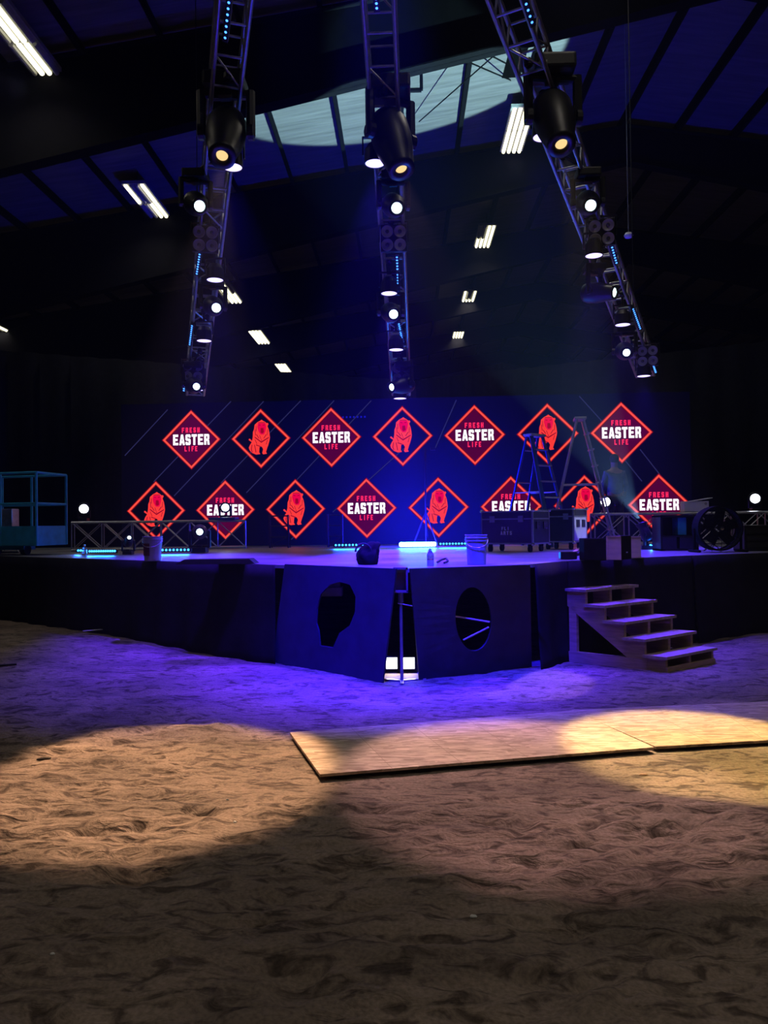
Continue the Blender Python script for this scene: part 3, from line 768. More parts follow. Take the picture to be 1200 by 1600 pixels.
strip(231, 317, 10.2, (0, 3), (2, 3), 4, 'ceiling strip light with staggered tubes, second in the left-hand row')
strip(355, 458, 9.55, (1, 2), (1, 2, 3), 4, 'ceiling strip light beside the left truss, third in the left-hand row')
strip(405, 527, 9.8, al, al, 4, 'ceiling strip light, fourth in the left-hand row')
strip(443, 576, 9.65, al, al, 4, 'ceiling strip light, farthest of the left-hand row')
strip(4, 518, 8.9, (0, 3), (3,), 4, 'low ceiling strip light cut by the left edge of the photo')
# the rows go on above and behind the viewer
for X, Y, z in ((2.9, 12.2, 11.6), (2.9, 4.6, 11.6), (2.9, -3, 11.6), (-7, 7.6, 10.2), (-7, -.8, 10.2), (10.5, 6, 11.), (10.5, -2, 11.)):
    d = Vector((X, Y, z))
    t = thing('strip_light', 'fluorescent strip light hung overhead in front of the stage', 'ceiling light', d, 0, 'fluorescent strip lights overhead')
    h = MB().box((0, 0, .06), (.5, 2.2, .08)).build('housing', m_housing, t)
    for i in range(4): MB().tube(((i-1.5)*.12, -1, 0), ((i-1.5)*.12, 1, 0), .03, 8).build('tube', m_fluor, h)
    MB().tube((0, 0, .1), (0, 0, roofz(X)-z), .008, 5).build('hanger', m_steel_blk, t)
    lamp('glow', 'AREA', d+Vector((0, 0, -.06)), FLUOR_W, (1, .91, .80), t, target=d+Vector((0, 0, -1)), size=.6, spread=R(120))

# ------------------------------------------------------------------ boards on the dirt
def osb_mat():
    m = bpy.data.materials.new('oriented_strand_board'); m.use_nodes = True; nt = m.node_tree; b = nt.nodes['Principled BSDF']
    b.inputs['Roughness'].default_value = .6
    tc = nt.nodes.new('ShaderNodeTexCoord'); cols = None
    for rot, sc in ((.3, 9), (-.6, 12)):
        mp = nt.nodes.new('ShaderNodeMapping'); mp.inputs['Rotation'].default_value = (0, 0, rot); mp.inputs['Scale'].default_value = (1, 4, 1)
        nt.links.new(tc.outputs['Object'], mp.inputs[0])
        v = nt.nodes.new('ShaderNodeTexVoronoi'); v.inputs['Scale'].default_value = sc; nt.links.new(mp.outputs[0], v.inputs['Vector'])
        r = nt.nodes.new('ShaderNodeValToRGB'); r.color_ramp.elements[0].color = (.26, .17, .10, 1); r.color_ramp.elements[1].color = (.74, .58, .40, 1)
        s = nt.nodes.new('ShaderNodeSeparateColor'); nt.links.new(v.outputs['Color'], s.inputs[0]); nt.links.new(s.outputs[0], r.inputs[0])
        if cols is None: cols = r.outputs[0]
        else:
            mx = nt.nodes.new('ShaderNodeMix'); mx.data_type = 'RGBA'; mx.inputs[0].default_value = .5
            nt.links.new(cols, mx.inputs[6]); nt.links.new(r.outputs[0], mx.inputs[7]); cols = mx.outputs[2]
    nt.links.new(cols, b.inputs['Base Color']); return m
m_osb = osb_mat(); m_osbline = mat('grid_line_ink', (.3, .21, .13), .7, var=.1)
def osb(pts, label, z=.0):
    c = sum(pts, Vector())/4; c.z = 0; t = thing('strand_board_sheet', label, 'board', c, 0, 'strand board sheets on the dirt')
    mb = MB(); mb.hexa([Vector((p.x, p.y, z)) for p in pts]+[Vector((p.x, p.y, z+.018)) for p in pts]); mb.build('sheet', m_osb, t, world=True)
    mb = MB()
    for u in (.2, .4, .6, .8):
        a = pts[0].lerp(pts[1], u); b = pts[3].lerp(pts[2], u); d = (pts[1]-pts[0]).normalized()*.0015
        mb.hexa([Vector((q.x, q.y, z+.0181)) for q in (a-d, a+d, b+d, b-d)]+[Vector((q.x, q.y, z+.0185)) for q in (a-d, a+d, b+d, b-d)])
    mb.build('grid_lines', m_osbline, t, world=True)
o1 = [G(500, 1207, .03), G(1022, 1165, .03), G(896, 1108, .03), G(453, 1142, .03)]
osb(o1, 'tan strand board sheet lying on the dirt, the left and nearer of the two', z=.001)
F2, H2, E2, K2 = G(1020, 1163, .03), G(1200, 1153, .03), G(892, 1106, .03), G(1200, 1093, .03)
f2 = F2+(H2-F2)*2.4; k2 = E2+(K2-E2)*1.75
osb([F2+Vector((.02, 0, 0)), f2, k2, E2], 'tan strand board sheet running out of the right edge of the photo', z=-.004)

# ------------------------------------------------------------------ wooden steps
A0 = G(1040, 1051); rv = Vector((math.cos(R(141)), math.sin(R(141)), 0)); wv = Vector((math.cos(R(38)), math.sin(R(38)), 0))
st = thing('wooden_steps', 'five-tread raw lumber stair leading up to the right side of the stage', 'stairs', A0)
def sp(x, y, z): return A0+rv*x+wv*y+Vector((0, 0, z))
NS, RISE, RUN, WID = 5, .168, .225, .92
poly = [(0, 0)]
for i in range(NS): poly += [(i*RUN, (i+1)*RISE-.03), ((i+1)*RUN, (i+1)*RISE-.03)]
poly += [(NS*RUN, NS*RISE-.20), (.26, 0)]
for y in (0.0, WID/2-.02, WID-.04):
    MB().prism(poly, lambda u, v, t: sp(u, t, v), y, y+.04).build('stringer', m_wood, st, world=True)
for i in range(NS):
    mb = MB(); x0 = i*RUN-.03; z = (i+1)*RISE
    mb.hexa([sp(x0, -.03, z-.03), sp(x0+RUN+.035, -.03, z-.03), sp(x0+RUN+.035, WID+.03, z-.03), sp(x0, WID+.03, z-.03), sp(x0, -.03, z), sp(x0+RUN+.035, -.03, z), sp(x0+RUN+.035, WID+.03, z), sp(x0, WID+.03, z)])
    mb.build('tread', m_tread, st, world=True)
for y in (-.0, WID-.04):
    mb = MB(); x = NS*RUN-.11
    mb.hexa([sp(x, y, 0), sp(x+.09, y, 0), sp(x+.09, y+.039, 0), sp(x, y+.039, 0), sp(x, y, NS*RISE-.2), sp(x+.09, y, NS*RISE-.2), sp(x+.09, y+.039, NS*RISE-.2), sp(x, y+.039, NS*RISE-.2)])
    mb.build('post', m_wood, st, world=True)
    mb = MB()
    mb.hexa([sp(.2, y-.005, 0), sp(NS*RUN, y-.005, 0), sp(NS*RUN, y+.045, 0), sp(.2, y+.045, 0), sp(.2, y-.005, .12), sp(NS*RUN, y-.005, .12), sp(NS*RUN, y+.045, .12), sp(.2, y+.045, .12)])
    mb.build('base_rail', m_wood, st, world=True)
mb = MB(); mb.hexa([sp(-.02, 0, 0), sp(.02, 0, 0), sp(.02, WID, 0), sp(-.02, WID, 0), sp(-.02, 0, .05), sp(.02, 0, .05), sp(.02, WID, .05), sp(-.02, WID, .05)])
mb.build('front_sill', m_wood, st, world=True)

# ------------------------------------------------------------------ things on the stage
def D(px, py): q = G(px, py, SZ); q.z = SZ; return q
# low box trusses standing on the deck
def low_truss(a, b, h, label, w=.3):
    t = thing('low_truss', label, 'truss', a); d = (b-a).normalized(); L = (b-a).length; s = Vector((-d.y, d.x, 0))*w
    for o in (Vector(), s):
        for z in (.03, h): MB().tube(a+o+Vector((0, 0, z)), b+o+Vector((0, 0, z)), .024, 8).build('chord', m_alu, t, world=True)
    mb = MB(); n = max(2, int(L/(h*.95)))
    for i in range(n+1):
        q = a.lerp(b, i/n)
        for o in (Vector(), s): mb.tube(q+o+Vector((0, 0, .0)), q+o+Vector((0, 0, h)), .014, 6)
        mb.tube(q+Vector((0, 0, h)), q+s+Vector((0, 0, h)), .012, 6)
        if i < n:
            q2 = a.lerp(b, (i+1)/n)
            for o in (Vector(), s): mb.tube(q+o+Vector((0, 0, h)), q2+o+Vector((0, 0, .03)), .013, 6); mb.tube(q+o+Vector((0, 0, .03)), q2+o+Vector((0, 0, h)), .009, 6)
    mb.build('lacing', m_alu, t, world=True)
LT0, LT1 = D(112, 862), D(384, 857)
low_truss(LT0, LT1, .57, 'low aluminium box truss standing along the left back of the stage')
RT0, RT1 = D(930, 853), D(1250, 849)
low_truss(RT0, RT1, .60, 'low aluminium box truss standing along the right back of the stage')
# bright heads standing on them / floor
def zof(px, py, Y): return P(px, py, Y)
HG = 'bright white moving heads facing the viewer'
for px, py, Y, lab, r, s, up in ((131, 795, LT0.y+.1, 'bright round white stage light standing on the left end of the left low truss', .085, .55, True),
    (352, 793, LT1.y-.1+.2, 'bright round white stage light in front of a lower-row diamond with lettering', .075, .55, True),
    (946, 784, RT0.y+.15, 'bright white stage light standing on the left end of the right low truss', .085, .55, True),
    (1180, 779, RT1.y+.15, 'bright white stage light above the right low truss at the photo edge', .085, .55, True)):
    l = P(px, py, Y); d = (EYE-l).normalized()
    tt = SZ+(.57 if px < 600 else .60)+.024; s = max(.3, min(1.2, (l.z-tt)/(.42+.52*.62*d.z)))
    t = moving_head(l, d, s, m_ball, r, lab, HG, True, None, ring=False)
    base = t.location; SZT = SZ+.6
for px, py, Y, lab, dd, lm, r in ((312, 831, 12.9, 'small moving head with a round white lens on the deck under the left low truss', None, m_beamlens, .055),
    (202, 840, 12.6, 'dark moving head with a small white glint beside the left bucket', Vector((.5, -1, .5)), m_beamlens, .03),
    (1002, 826, 12.4, 'dark moving head pointing up under the right low truss', Vector((-.33, .18, 1)), m_chrome, .06)):
    l = P(px, py, Y); d = (EYE-l).normalized() if dd is None else dd
    if px == 1002: l.z = SZ+.42
    s = (l.z-SZ-.004)/(.42+.52*.62*d.normalized().z)
    t = moving_head(l, d, s, lm, r, lab, 'moving heads standing on the deck', True, None, ring=False)
    if px == 1002:
        tgt = Vector((.0, 16.7, roofz(0)))
        lamp('beam', 'SPOT', l+Vector((-.03, .02, .07)), CEIL_W*17, (.50, .95, 1), t, spot_size=R(26), spot_blend=.08, shadow_soft_size=.03)
        lo = t.children[-1] if False else [o for o in t.children if o.type == 'LIGHT'][0]
        zz = -(tgt-l).normalized(); xx = Vector((1, 0, 0)); xx = (xx-zz*xx.dot(zz)).normalized(); yy = zz.cross(xx)
        mm = Matrix((xx*1.5, yy, zz)).transposed().to_4x4(); mm.translation = l+Vector((-.03, .02, .07)); lo.matrix_basis = wm(t).inverted() @ mm
# LED floor bars
def floorbar(x0, x1, py, n, label, m_d, en, r=.02, col=(0.01, .13, 1)):
    Y = (SZ+.07-EYE.z)/ray((x0+x1)/2, py).z*ray(0, py).y
    a, b = P(x0, py, Y), P(x1, py, Y); a.z = b.z = SZ+.07
    t = batten(a, b, n, label, m_d, r, 'blue LED bars on the stage floor', Vector((0, -1, .15)), name='led_floor_bar')
    c = (a+b)/2
    lamp('glow', 'AREA', c+Vector((0, -.08, .0)), en, col, t, target=c+Vector((0, -1, -.12)), shape='RECTANGLE', size=(b-a).length, size_y=.05)
    return t
floorbar(120, 128, 860, 2, 'short blue LED bar on the deck, left of the small bottle', m_dotcy, 2)
floorbar(138, 181, 861, 12, 'blue LED floor bar under the left low truss, right of the small bottle', m_dotcy, 9)
floorbar(251, 297, 859, 8, 'blue LED floor bar just right of the left bucket', m_dotcy, 14)
floorbar(522, 586, 851, 12, 'cyan LED floor bar at the screen foot, left of the bright one', m_dotcy, 24)
floorbar(625, 680, 850, 14, 'brightest cyan LED floor bar, near the middle of the stage', m_dotbright, 110, .045, (.0, .16, 1))
q = P(652, 845, 14.9); lamp('glow', 'AREA', (q.x, q.y, SZ+.25), 900, (.008, .01, 1), None, target=(q.x+.1, q.y+1, SZ+.55), size=.5)
floorbar(686, 729, 849, 9, 'cyan LED floor bar at the screen foot, just left of the right bucket', m_dotcy, 18)
floorbar(1013, 1035, 851, 3, 'short cyan LED floor bar under the right low truss', m_dotcy, 14)

# buckets
def bucket(c, r, h, label, lab_m=None):
    t = thing('plastic_bucket', label, 'bucket', c)
    MB().lathe([(0, 0), (r*.84, 0), (r*.86, .01), (r*.95, h*.78), (r*1.04, h*.78), (r*1.04, h*.82), (r*.97, h*.82), (r*.98, h*.88), (r*1.06, h*.88), (r*1.06, h*.91), (r, h*.92), (r, h*.97), (r*1.05, h*.97), (r*1.05, h), (r*.97, h), (r*.9, h*.5), (r*.82, .02), (0, .02)], 28).build('pail', m_bucket, t, smooth=False)
    mb = MB(); pts = [(r*1.07*math.cos(a), r*1.07*math.sin(a)*-1, h*.85-abs(math.sin((a)))*h*.28) for a in [math.pi*i/14 for i in range(15)]]
    mb.path(pts, .004); mb.build('handle', m_alu, t)
    if lab_m:
        mb = MB()
        for i in range(6):
            a0, a1 = R(215+i*9), R(215+(i+1)*9)
            q = lambda a, z, k: (r*k*math.cos(a), r*k*math.sin(a), z)
            mb.hexa([q(a0, h*.22, .93), q(a1, h*.22, .93), q(a1, h*.22, .96), q(a0, h*.22, .96), q(a0, h*.72, .96), q(a1, h*.72, .96), q(a1, h*.72, .985), q(a0, h*.72, .985)])
        mb.build('label', lab_m, t)
    return t
bucket(D(234, 877)+Vector((0, .12, 0)), .128, .33, 'pale plastic bucket with a dark red label near the left front of the stage', m_label)
bucket(D(746, 883)+Vector((0, .1, 0)), .118, .33, 'grey plastic bucket near the front of the stage, right of the middle')
# bottles
def bottle(c, h, label):
    t = thing('water_bottle', label, 'bottle', c); r = h*.2
    MB().lathe([(0, 0), (r, 0), (r, h*.3), (r*.92, h*.35), (r, h*.4), (r, h*.65), (r*.4, h*.86), (r*.4, h*.93), (0, h*.93)], 16).build('bottle_body', m_clear, t)
    MB().lathe([(0, h*.92), (r*.48, h*.92), (r*.48, h), (0, h)], 12).build('cap', m_white, t)
bottle(D(673, 885)+Vector((0, .08, 0)), .19, 'small clear bottle at the stage tip, left of the grey bucket')
bottle(D(132, 869), .19, 'small clear bottle near the left edge of the stage')
# black low ramp case
c = D(332, 882); t = tag(MB().prism([(-.48, 0), (.5, 0), (.43, .06), (-.36, .06)], lambda u, v, w: (u, w, v), -.14, .14).build('cable_ramp', m_rubber), 'low black wedge lying on the deck at the left front of the stage', 'ramp'); t.location = c+Vector((0, .2, 0))
# black bag and cable at the tip
c = D(574, 884)+Vector((0, .25, 0)); t = thing('black_bag', 'lumpy black bag slumped at the front tip of the stage', 'bag', c)
mb = MB(); bmesh.ops.create_icosphere(mb.b, subdivisions=4, radius=1)
for v in mb.b.verts:
    n = noise.fractal(v.co*1.6, 1, 2, 3); v.co *= 1+.22*n; v.co = Vector((v.co.x*.13+max(0, v.co.z)*.05, v.co.y*.13, max(0, v.co.z*.16+.10)))
mb.build('bag_body', m_skirt, t, smooth=True)
MB().path([(-.05+.09*math.cos(a), -.1, .15+.09*math.sin(a)) for a in [math.pi*i/10 for i in range(11)]], .012).build('strap', m_rubber, t)
cp = [D(683, 880), D(690, 876), D(697, 874), D(700, 878), D(694, 881)]
tag(MB().path([q+Vector((0, 0, .012)) for q in cp], .012).build('cable_end', m_rubber), 'short curled black cable right of the clear bottle at the tip', 'cable')

# flight cases
def flight_case(corner, ang, L1, L2, z0, H, label, body=m_case, end=m_case, text=True, group='road cases on casters'):
    """corner = nearest vertical edge on the deck; long face runs to the left, end face to the right"""
    t = thing('road_case', label, 'road case', corner, 0, group)
    a = Vector((-math.cos(ang), math.sin(ang), 0)); b = Vector((math.sin(ang), math.cos(ang), 0))
    def q(x, y, z): return a*x+b*y+Vector((0, 0, z))
    def bx(mb, x0, x1, y0, y1, z_0, z_1): mb.hexa([q(x0, y0, z_0), q(x1, y0, z_0), q(x1, y1, z_0), q(x0, y1, z_0), q(x0, y0, z_1), q(x1, y0, z_1), q(x1, y1, z_1), q(x0, y1, z_1)])
    mb = MB(); bx(mb, .004, L1-.004, .004, L2-.004, z0, z0+H-.13); mb.build('body', body, t)
    mb = MB(); bx(mb, .004, L1-.004, .004, L2-.004, z0+H-.12, z0+H); mb.build('lid', body, t)
    if end is not body:
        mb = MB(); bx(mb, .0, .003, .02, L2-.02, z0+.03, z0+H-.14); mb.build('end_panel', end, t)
    e = .022; mb = MB()
    for x in (0, L1):
        for y in (0, L2): bx(mb, x-e/2 if x else -.004, x+.004 if x else e, y-e if y else -.004, y+.004 if y else e, z0, z0+H)
    for z in (z0, z0+H-e, z0+H-.14):
        bx(mb, 0, L1, -.004, .006, z, z+e); bx(mb, 0, L1, L2-.006, L2+.004, z, z+e); bx(mb, -.004, .006, 0, L2, z, z+e); bx(mb, L1-.006, L1+.004, 0, L2, z, z+e)
    mb.build('edge_trim', m_alu, t)
    for x in (0, L1):
        for y in (0, L2):
            for z in (z0, z0+H): MB().lathe([(0, -.028), (.02, -.02), (.03, 0), (.02, .02), (0, .028)], 10, q(x, y, z)).build('corner_ball', m_chrome, t)
    for x in (L1*.22, L1*.78):
        mb = MB(); bx(mb, x-.045, x+.045, -.016, -.004, z0+H-.18, z0+H-.08); mb.build('latch', m_alu, t)
    for y in (L2*.3, L2*.72):
        mb = MB(); bx(mb, -.014, -.002, y-.055, y+.055, z0+H*.45, z0+H*.67); h = mb.build('handle_plate', m_case if end is not body else m_lensoff, t)
    for x in (.1, L1-.1):
        for y in (.1, L2-.1):
            mb = MB(); c = q(x, y, z0*.42); mb.lathe([(0, -.02), (z0*.42, -.02), (z0*.42, .02), (0, .02)], 16, c, a)
            mb.box(q(x, y, z0*.85), (.07, .05, z0*.3)); mb.build('caster', m_rubber, t)
    if text:
        mb = MB(); k = .012; 
        def glyph(ch, ox, oz, s):
            for poly in GL[ch]: mb.prism([(ox-x*s, oz+y*s) for x, y in poly], lambda u, v, w: q(u, w, v), -.003, -.001)
        for i, ch in enumerate('FLI'): glyph(ch, L1*.50+.09-.05*i, z0+H*.42, .0068)
        for i, ch in enumerate('ARTS'): glyph(ch, L1*.50+.11-.055*i, z0+H*.28, .0075)
        mb.build('stencil_text', m_white, t)
    return t
cA = D(833, 863); cA.y += 0
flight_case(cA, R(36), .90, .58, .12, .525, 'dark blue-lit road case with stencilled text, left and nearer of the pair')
cB = D(897, 859); flight_case(cB, R(38), .62, .50, .12, .56, 'road case with an end panel coloured pale as if lit, right behind the nearer case', end=m_caselit, text=False)
l = P(979, 551, 13.0)
lamp('beam', 'SPOT', Vector((4.2, 8.6, 4.6)), 900, (.7, .8, 1), None, target=cB+Vector((.2, .2, .42)), spot_size=R(5.5), spot_blend=.25, shadow_soft_size=.02)

# ply-faced boxes
def plybox(c, ang, w, d, h, label):
    t = thing('plywood_box', label, 'box', c, ang, 'small black boxes with bare plywood ends')
    mb = MB(); mb.box((0, d/2+.01, h/2), (w, d, h), bev=.004); mb.build('shell', m_matte, t)
    mb = MB(); mb.box((0, -.004, h/2), (w*.98, .012, h*.98)); p_ = mb.build('plywood_face', m_ply, t)
    mb = MB(); mb.box((-w*.49, -.014, h/2), (.012, .01, h)); mb.box((0, -.014, h-.008), (w, .01, .012)); mb.build('edge_strip', m_ply, t)
    mb = MB(); mb.box((w/2+.004, d*.5, h*.3), (.008, .06, .015)); mb.build('handle', m_chrome, t)
q = D(960, 875); plybox(q, R(-35), .17, .34, .285, 'black box with a bare plywood end near the steps, left of the two')
q = D(991, 872); plybox(q, R(-12), .165, .34, .27, 'black box with a bare plywood end near the steps, right of the two')
c = D(930, 876)+Vector((0, .12, 0)); tag(MB().box((0, 0, .13), (.26, .26, .26), bev=.01).build('black_box', m_matte), 'plain black box beside the left plywood-ended box', 'box').location = c
# dark arm / folded stand left of it
c = D(890, 874); t = thing('folded_stand', 'folded black stand lying on the deck left of the plywood boxes', 'stand', c)
MB().box((-.02, 0, .05), (.2, .12, .09), bev=.01).build('foot', m_black, t)
MB().tube((.03, 0, .07), (.28, .05, .2), .02).build('arm', m_ply, t); MB().tube((-.05, -.03, .05), (.3, 0, .09), .025).build('leg', m_black, t)

# right side gear
c = D(1066, 861); t = thing('equipment_rack', 'open black equipment rack lit blue, at the right of the stage', 'rack', c+Vector((0, .1, 0)))
mb = MB()
for sx in (-1, 1): mb.box((sx*.27, .2, .27), (.03, .4, .54))
mb.box((0, .2, .53), (.57, .4, .03)); mb.box((0, .2, .22), (.55, .4, .02)); mb.box((0, .2, .015), (.57, .4, .03)); mb.box((0, .39, .27), (.54, .02, .52)); mb.build('cabinet', m_black, t)
MB().box((.06, .18, .37), (.13, .25, .27), bev=.01).build('blue_box', m_bluepaint, t)
MB().box((-.15, .1, .12), (.22, .2, .19), bev=.01).build('power_unit', m_case, t); MB().box((.12, .1, .12), (.24, .2, .17), bev=.01).build('power_unit', m_case, t)
c = D(1126, 863); m_steel_blk_keep = m_steel_blk; m_steel_blk = m_fan; t = thing('drum_fan', 'large round dark drum fan with a shiny hub at the right of the stage', 'fan', c+Vector((0, .1, 0)))
zc = .34
MB().lathe([(.30, -.12), (.32, -.12), (.32, .12), (.30, .12)], 36, (0, 0, zc), (0, 1, 0)).build('drum', m_steel_blk, t)
mb = MB()
for r in (.08, .14, .2, .26, .3): 
    pts = [(r*math.cos(2*math.pi*i/28), -.13, zc+r*math.sin(2*math.pi*i/28)) for i in range(29)]; mb.path(pts, .004, 4)
for i in range(12): a = 2*math.pi*i/12; mb.tube((0, -.13, zc), (.31*math.cos(a), -.13, zc+.31*math.sin(a)), .004, 4)
mb.build('grille', m_steel_blk, t)
MB().lathe([(0, -.18), (.025, -.175), (.04, -.14), (.04, -.12), (0, -.12)], 16, (0, 0, zc), (0, 1, 0)).build('hub', m_chrome, t)
for i in range(5):
    a = 2*math.pi*i/5; rot = Matrix.Rotation(a, 3, 'Y') @ Matrix.Rotation(R(25), 3, 'X'); MB().box(Vector((0, 0, zc))+rot @ Vector((0, 0, .16)), (.14, .008, .22), rot).build('blade', m_steel_blk, t)
mb = MB()
for sx in (-1, 1): mb.tube((sx*.33, 0, zc), (sx*.33, 0, .03), .02); mb.tube((sx*.33, -.2, .02), (sx*.33, .2, .02), .02)
mb.build('stand', m_steel_blk, t)
m_steel_blk = m_steel_blk_keep
c = D(1108, 862); t = thing('small_tripod', 'small folded metal tripod lying before the drum fan', 'tripod', c+Vector((0, -.12, 0)))
for a, b in (((-.12, 0, .02), (.02, 0, .12)), ((.02, 0, .12), (.12, -.02, .01)), ((.02, 0, .12), (.03, .1, .01))): MB().tube(a, b, .009).build('leg', m_alu, t)
MB().lathe([(0, 0), (.02, 0), (.02, .04), (0, .04)], 10, (.02, 0, .1)).build('head', m_chrome, t)
c = D(1182, 861); t = thing('black_amp_case', 'square black case at the right edge of the photo, beside the drum fan', 'case', c+Vector((.02, .15, 0)))
MB().box((0, 0, .19), (.42, .4, .38), bev=.012).build('shell', m_black, t)
for z in (.09, .19, .29): MB().box((0, -.205, z), (.36, .012, .07)).build('front_plate', m_grille, t)
# white box with lifted lid on the right truss
c = P(1085, 799, RT0.y+.2); c.z = SZ+.605+.02; t = thing('white_equipment_box', 'white box with a raised lid standing on the right low truss', 'box', c)
MB().box((0, 0, .1), (.46, .24, .2), bev=.008).build('box_body', m_white, t)
MB().box((.08, .0, .225), (.44, .26, .014), Matrix.Rotation(R(-9), 3, 'Y')).build('lid', m_white, t)
mb = MB(); mb.lathe([(.014, 0), (.02, 0), (.02, .006), (.014, .006)], 12, (.17, -.121, .15), (0, -1, 0)); mb.build('latch', m_black, t)
tag(MB().box((0, 0, 0), (.9, .3, .02)).build('tabletop_plate', m_steel_blk), 'dark flat plate on top of the right low truss under the white box', 'board').location = c+Vector((-.1, 0, -.012))
# dark cloth over the left truss near the second light
c = (LT0.lerp(LT1, .86)); t = tag(MB().box((0, 0, 0), (.55, .4, .05), bev=.02).build('folded_cloth', m_bluefib), 'dark blue folded cloth draped on the left low truss', 'cloth'); t.location = (c.x, c.y+.15, SZ+.57+.05)
# upright steel frames near the screen foot
def frame_(px, w, h, Y, label):
    c = P(px, 845, Y); c.z = SZ; t = thing('steel_frame', label, 'frame', c, 0, 'upright frames before the video wall')
    mb = MB()
    for sx in (-1, 1): mb.tube((sx*w/2, 0, 0), (sx*w/2, 0, h), .018)
    for z in (.04, h*.33, h*.66, h-.02): mb.tube((-w/2, 0, z), (w/2, 0, z), .014)
    mb.build('ladder_frame', m_steel_blk, t)
    mb = MB()
    for sx in (-1, 1): mb.tube((sx*w/2, 0, h), (sx*w/2, .25, 0), .012)
    mb.tube((-w/2, 0, .04), (w/2, 0, h*.33), .01); mb.build('brace', m_steel_blk, t)
frame_(436, .38, .68, 15.8, 'low dark steel frame behind the third lower diamond'); frame_(524, .3, .68, 15.8, 'low dark steel frame left of the fourth lower diamond')
c = P(666, 848, 15.6); c.z = SZ; t = thing('crank_stand', 'tall thin dark stand before the screen, right of its middle', 'stand', c)
MB().tube((0, 0, 0), (0, 0, 2.0), .018).build('mast', m_steel_blk, t)
for a in (200, 320, 80): MB().tube((0, 0, .7), (.3*math.cos(R(a)), .3*math.sin(R(a)), 0), .014).build('leg', m_steel_blk, t)
MB().box((.16, 0, 1.98), (.1, .06, .05)).build('head', m_steel_blk, t)

# step ladders
def ladder(c, ang, H, spread, wb, wt, m_r, m_s, label, n=6, capcol=None):
    t = thing('step_ladder', label, 'ladder', c, ang, 'step ladders before the video wall')
    tx = 0
    for nm, sx in (('front_rail', 1), ('rear_rail', -1)):
        for sy in (-1, 1):
            a = Vector((sx*spread/2, sy*wb/2, 0)); b = Vector((sx*.06, sy*wt/2, H-.04))
            d = (b-a).normalized(); rot = d.to_track_quat('Z', 'Y').to_matrix()
            MB().box((a+b)/2, ((.085 if sx > 0 else .05), .03, (b-a).length), rot).build(nm, m_r, t)
    for i in range(1, n+1):
        k = i/(n+1); x = spread/2+(.06-spread/2)*k; w = wb+(wt-wb)*k
        MB().box((x, 0, H*k), (.09, w-.02, .025)).build('step', m_s, t)
        if i in (2, 4, 6): MB().tube((-x, -w/2, H*k), (-x, w/2, H*k), .012).build('rear_brace', m_s, t)
    for sy in (-1, 1):
        k = .48; x = spread/2+(.06-spread/2)*k; MB().tube((-x, sy*(wb+(wt-wb)*k)/2, H*k), (x, sy*(wb+(wt-wb)*k)/2, H*k), .011).build('spreader', m_s, t)
    MB().box((0, 0, H-.02), (.22, wt+.09, .05), bev=.012).build('top_cap', capcol or m_s, t)
c = P(838, 852, 15.0); c.z = SZ; ladder(c, R(-52), 2.05+.12, 1.25, .56, .32, m_bluefib, m_alul, 'shorter blue step ladder behind the nearer road case', 6, m_bucket)
c = P(909, 850, 14.6); c.z = SZ; ladder(c, R(-8), 2.42, 1.22, .5, .34, m_alul, m_alul, 'taller bare aluminium step ladder, right of the blue one', 7)

# blue lift basket at the left
c = P(32, 856, 13.4); c.z = SZ; t = thing('lift_basket', 'blue railed work lift basket at the left edge of the stage', 'lift', c, R(-12))
BX0, BX1, BY0, BY1, BZ0, BZ1 = -.75, .60, -.35, .45, .17, 1.42
MB().box(((BX0+BX1)/2, (BY0+BY1)/2, BZ0+.02), (BX1-BX0, BY1-BY0, .05)).build('floor_plate', m_bluepaint, t)
mb = MB()
for x0, x1, y in ((BX0, BX1, BY0), (BX0, BX1, BY1)): mb.box(((x0+x1)/2, y, BZ0+.17), (x1-x0, .015, .33))
for x in (BX0, BX1): mb.box((x, (BY0+BY1)/2, BZ0+.17), (.015, BY1-BY0, .33))
mb.build('kick_panel', m_bluepaint, t)
for x in (BX0, -.12, BX1):
    for y in (BY0, BY1):
        MB().tube((x, y, BZ0), (x, y, BZ1), .024).build('post', m_bluepaint, t)
for z in (BZ0+.72, BZ1):
    mb = MB(); mb.path([(BX0, BY0, z), (BX1, BY0, z), (BX1, BY1, z), (BX0, BY1, z), (BX0, BY0, z)], .022); mb.build('rail', m_bluepaint, t)
MB().box((-.33, .1, .62), (.3, .2, .4), bev=.02).build('control_box', m_alu, t)
for x in (-.5, .1): MB().lathe([(0, -.05), (.09, -.05), (.09, .05), (0, .05)], 18, (x, 0, .09), (1, 0, 0)).build('wheel', m_rubber, t)
MB().box((-.2, .05, .13), (.7, .3, .08)).build('chassis', m_bluepaint, t)
c = D(6, 866); t = thing('folded_truss_piece', 'short piece of truss lying under the lift basket at the left edge', 'truss', c+Vector((0, .1, 0)))
for z in (.03, .24):
    for y in (0, .2): MB().tube((-.5, y, z), (.22, y, z), .018).build('chord', m_alu, t)
mb = MB()
for i in range(5): mb.tube((-.5+i*.144, 0, .03 if i % 2 else .24), (-.5+(i+1)*.144, 0, .24 if i % 2 else .03), .01)
for z in (.03, .24): mb.tube((.22, 0, z), (.22, .2, z), .012)
mb.build('lacing', m_alu, t)

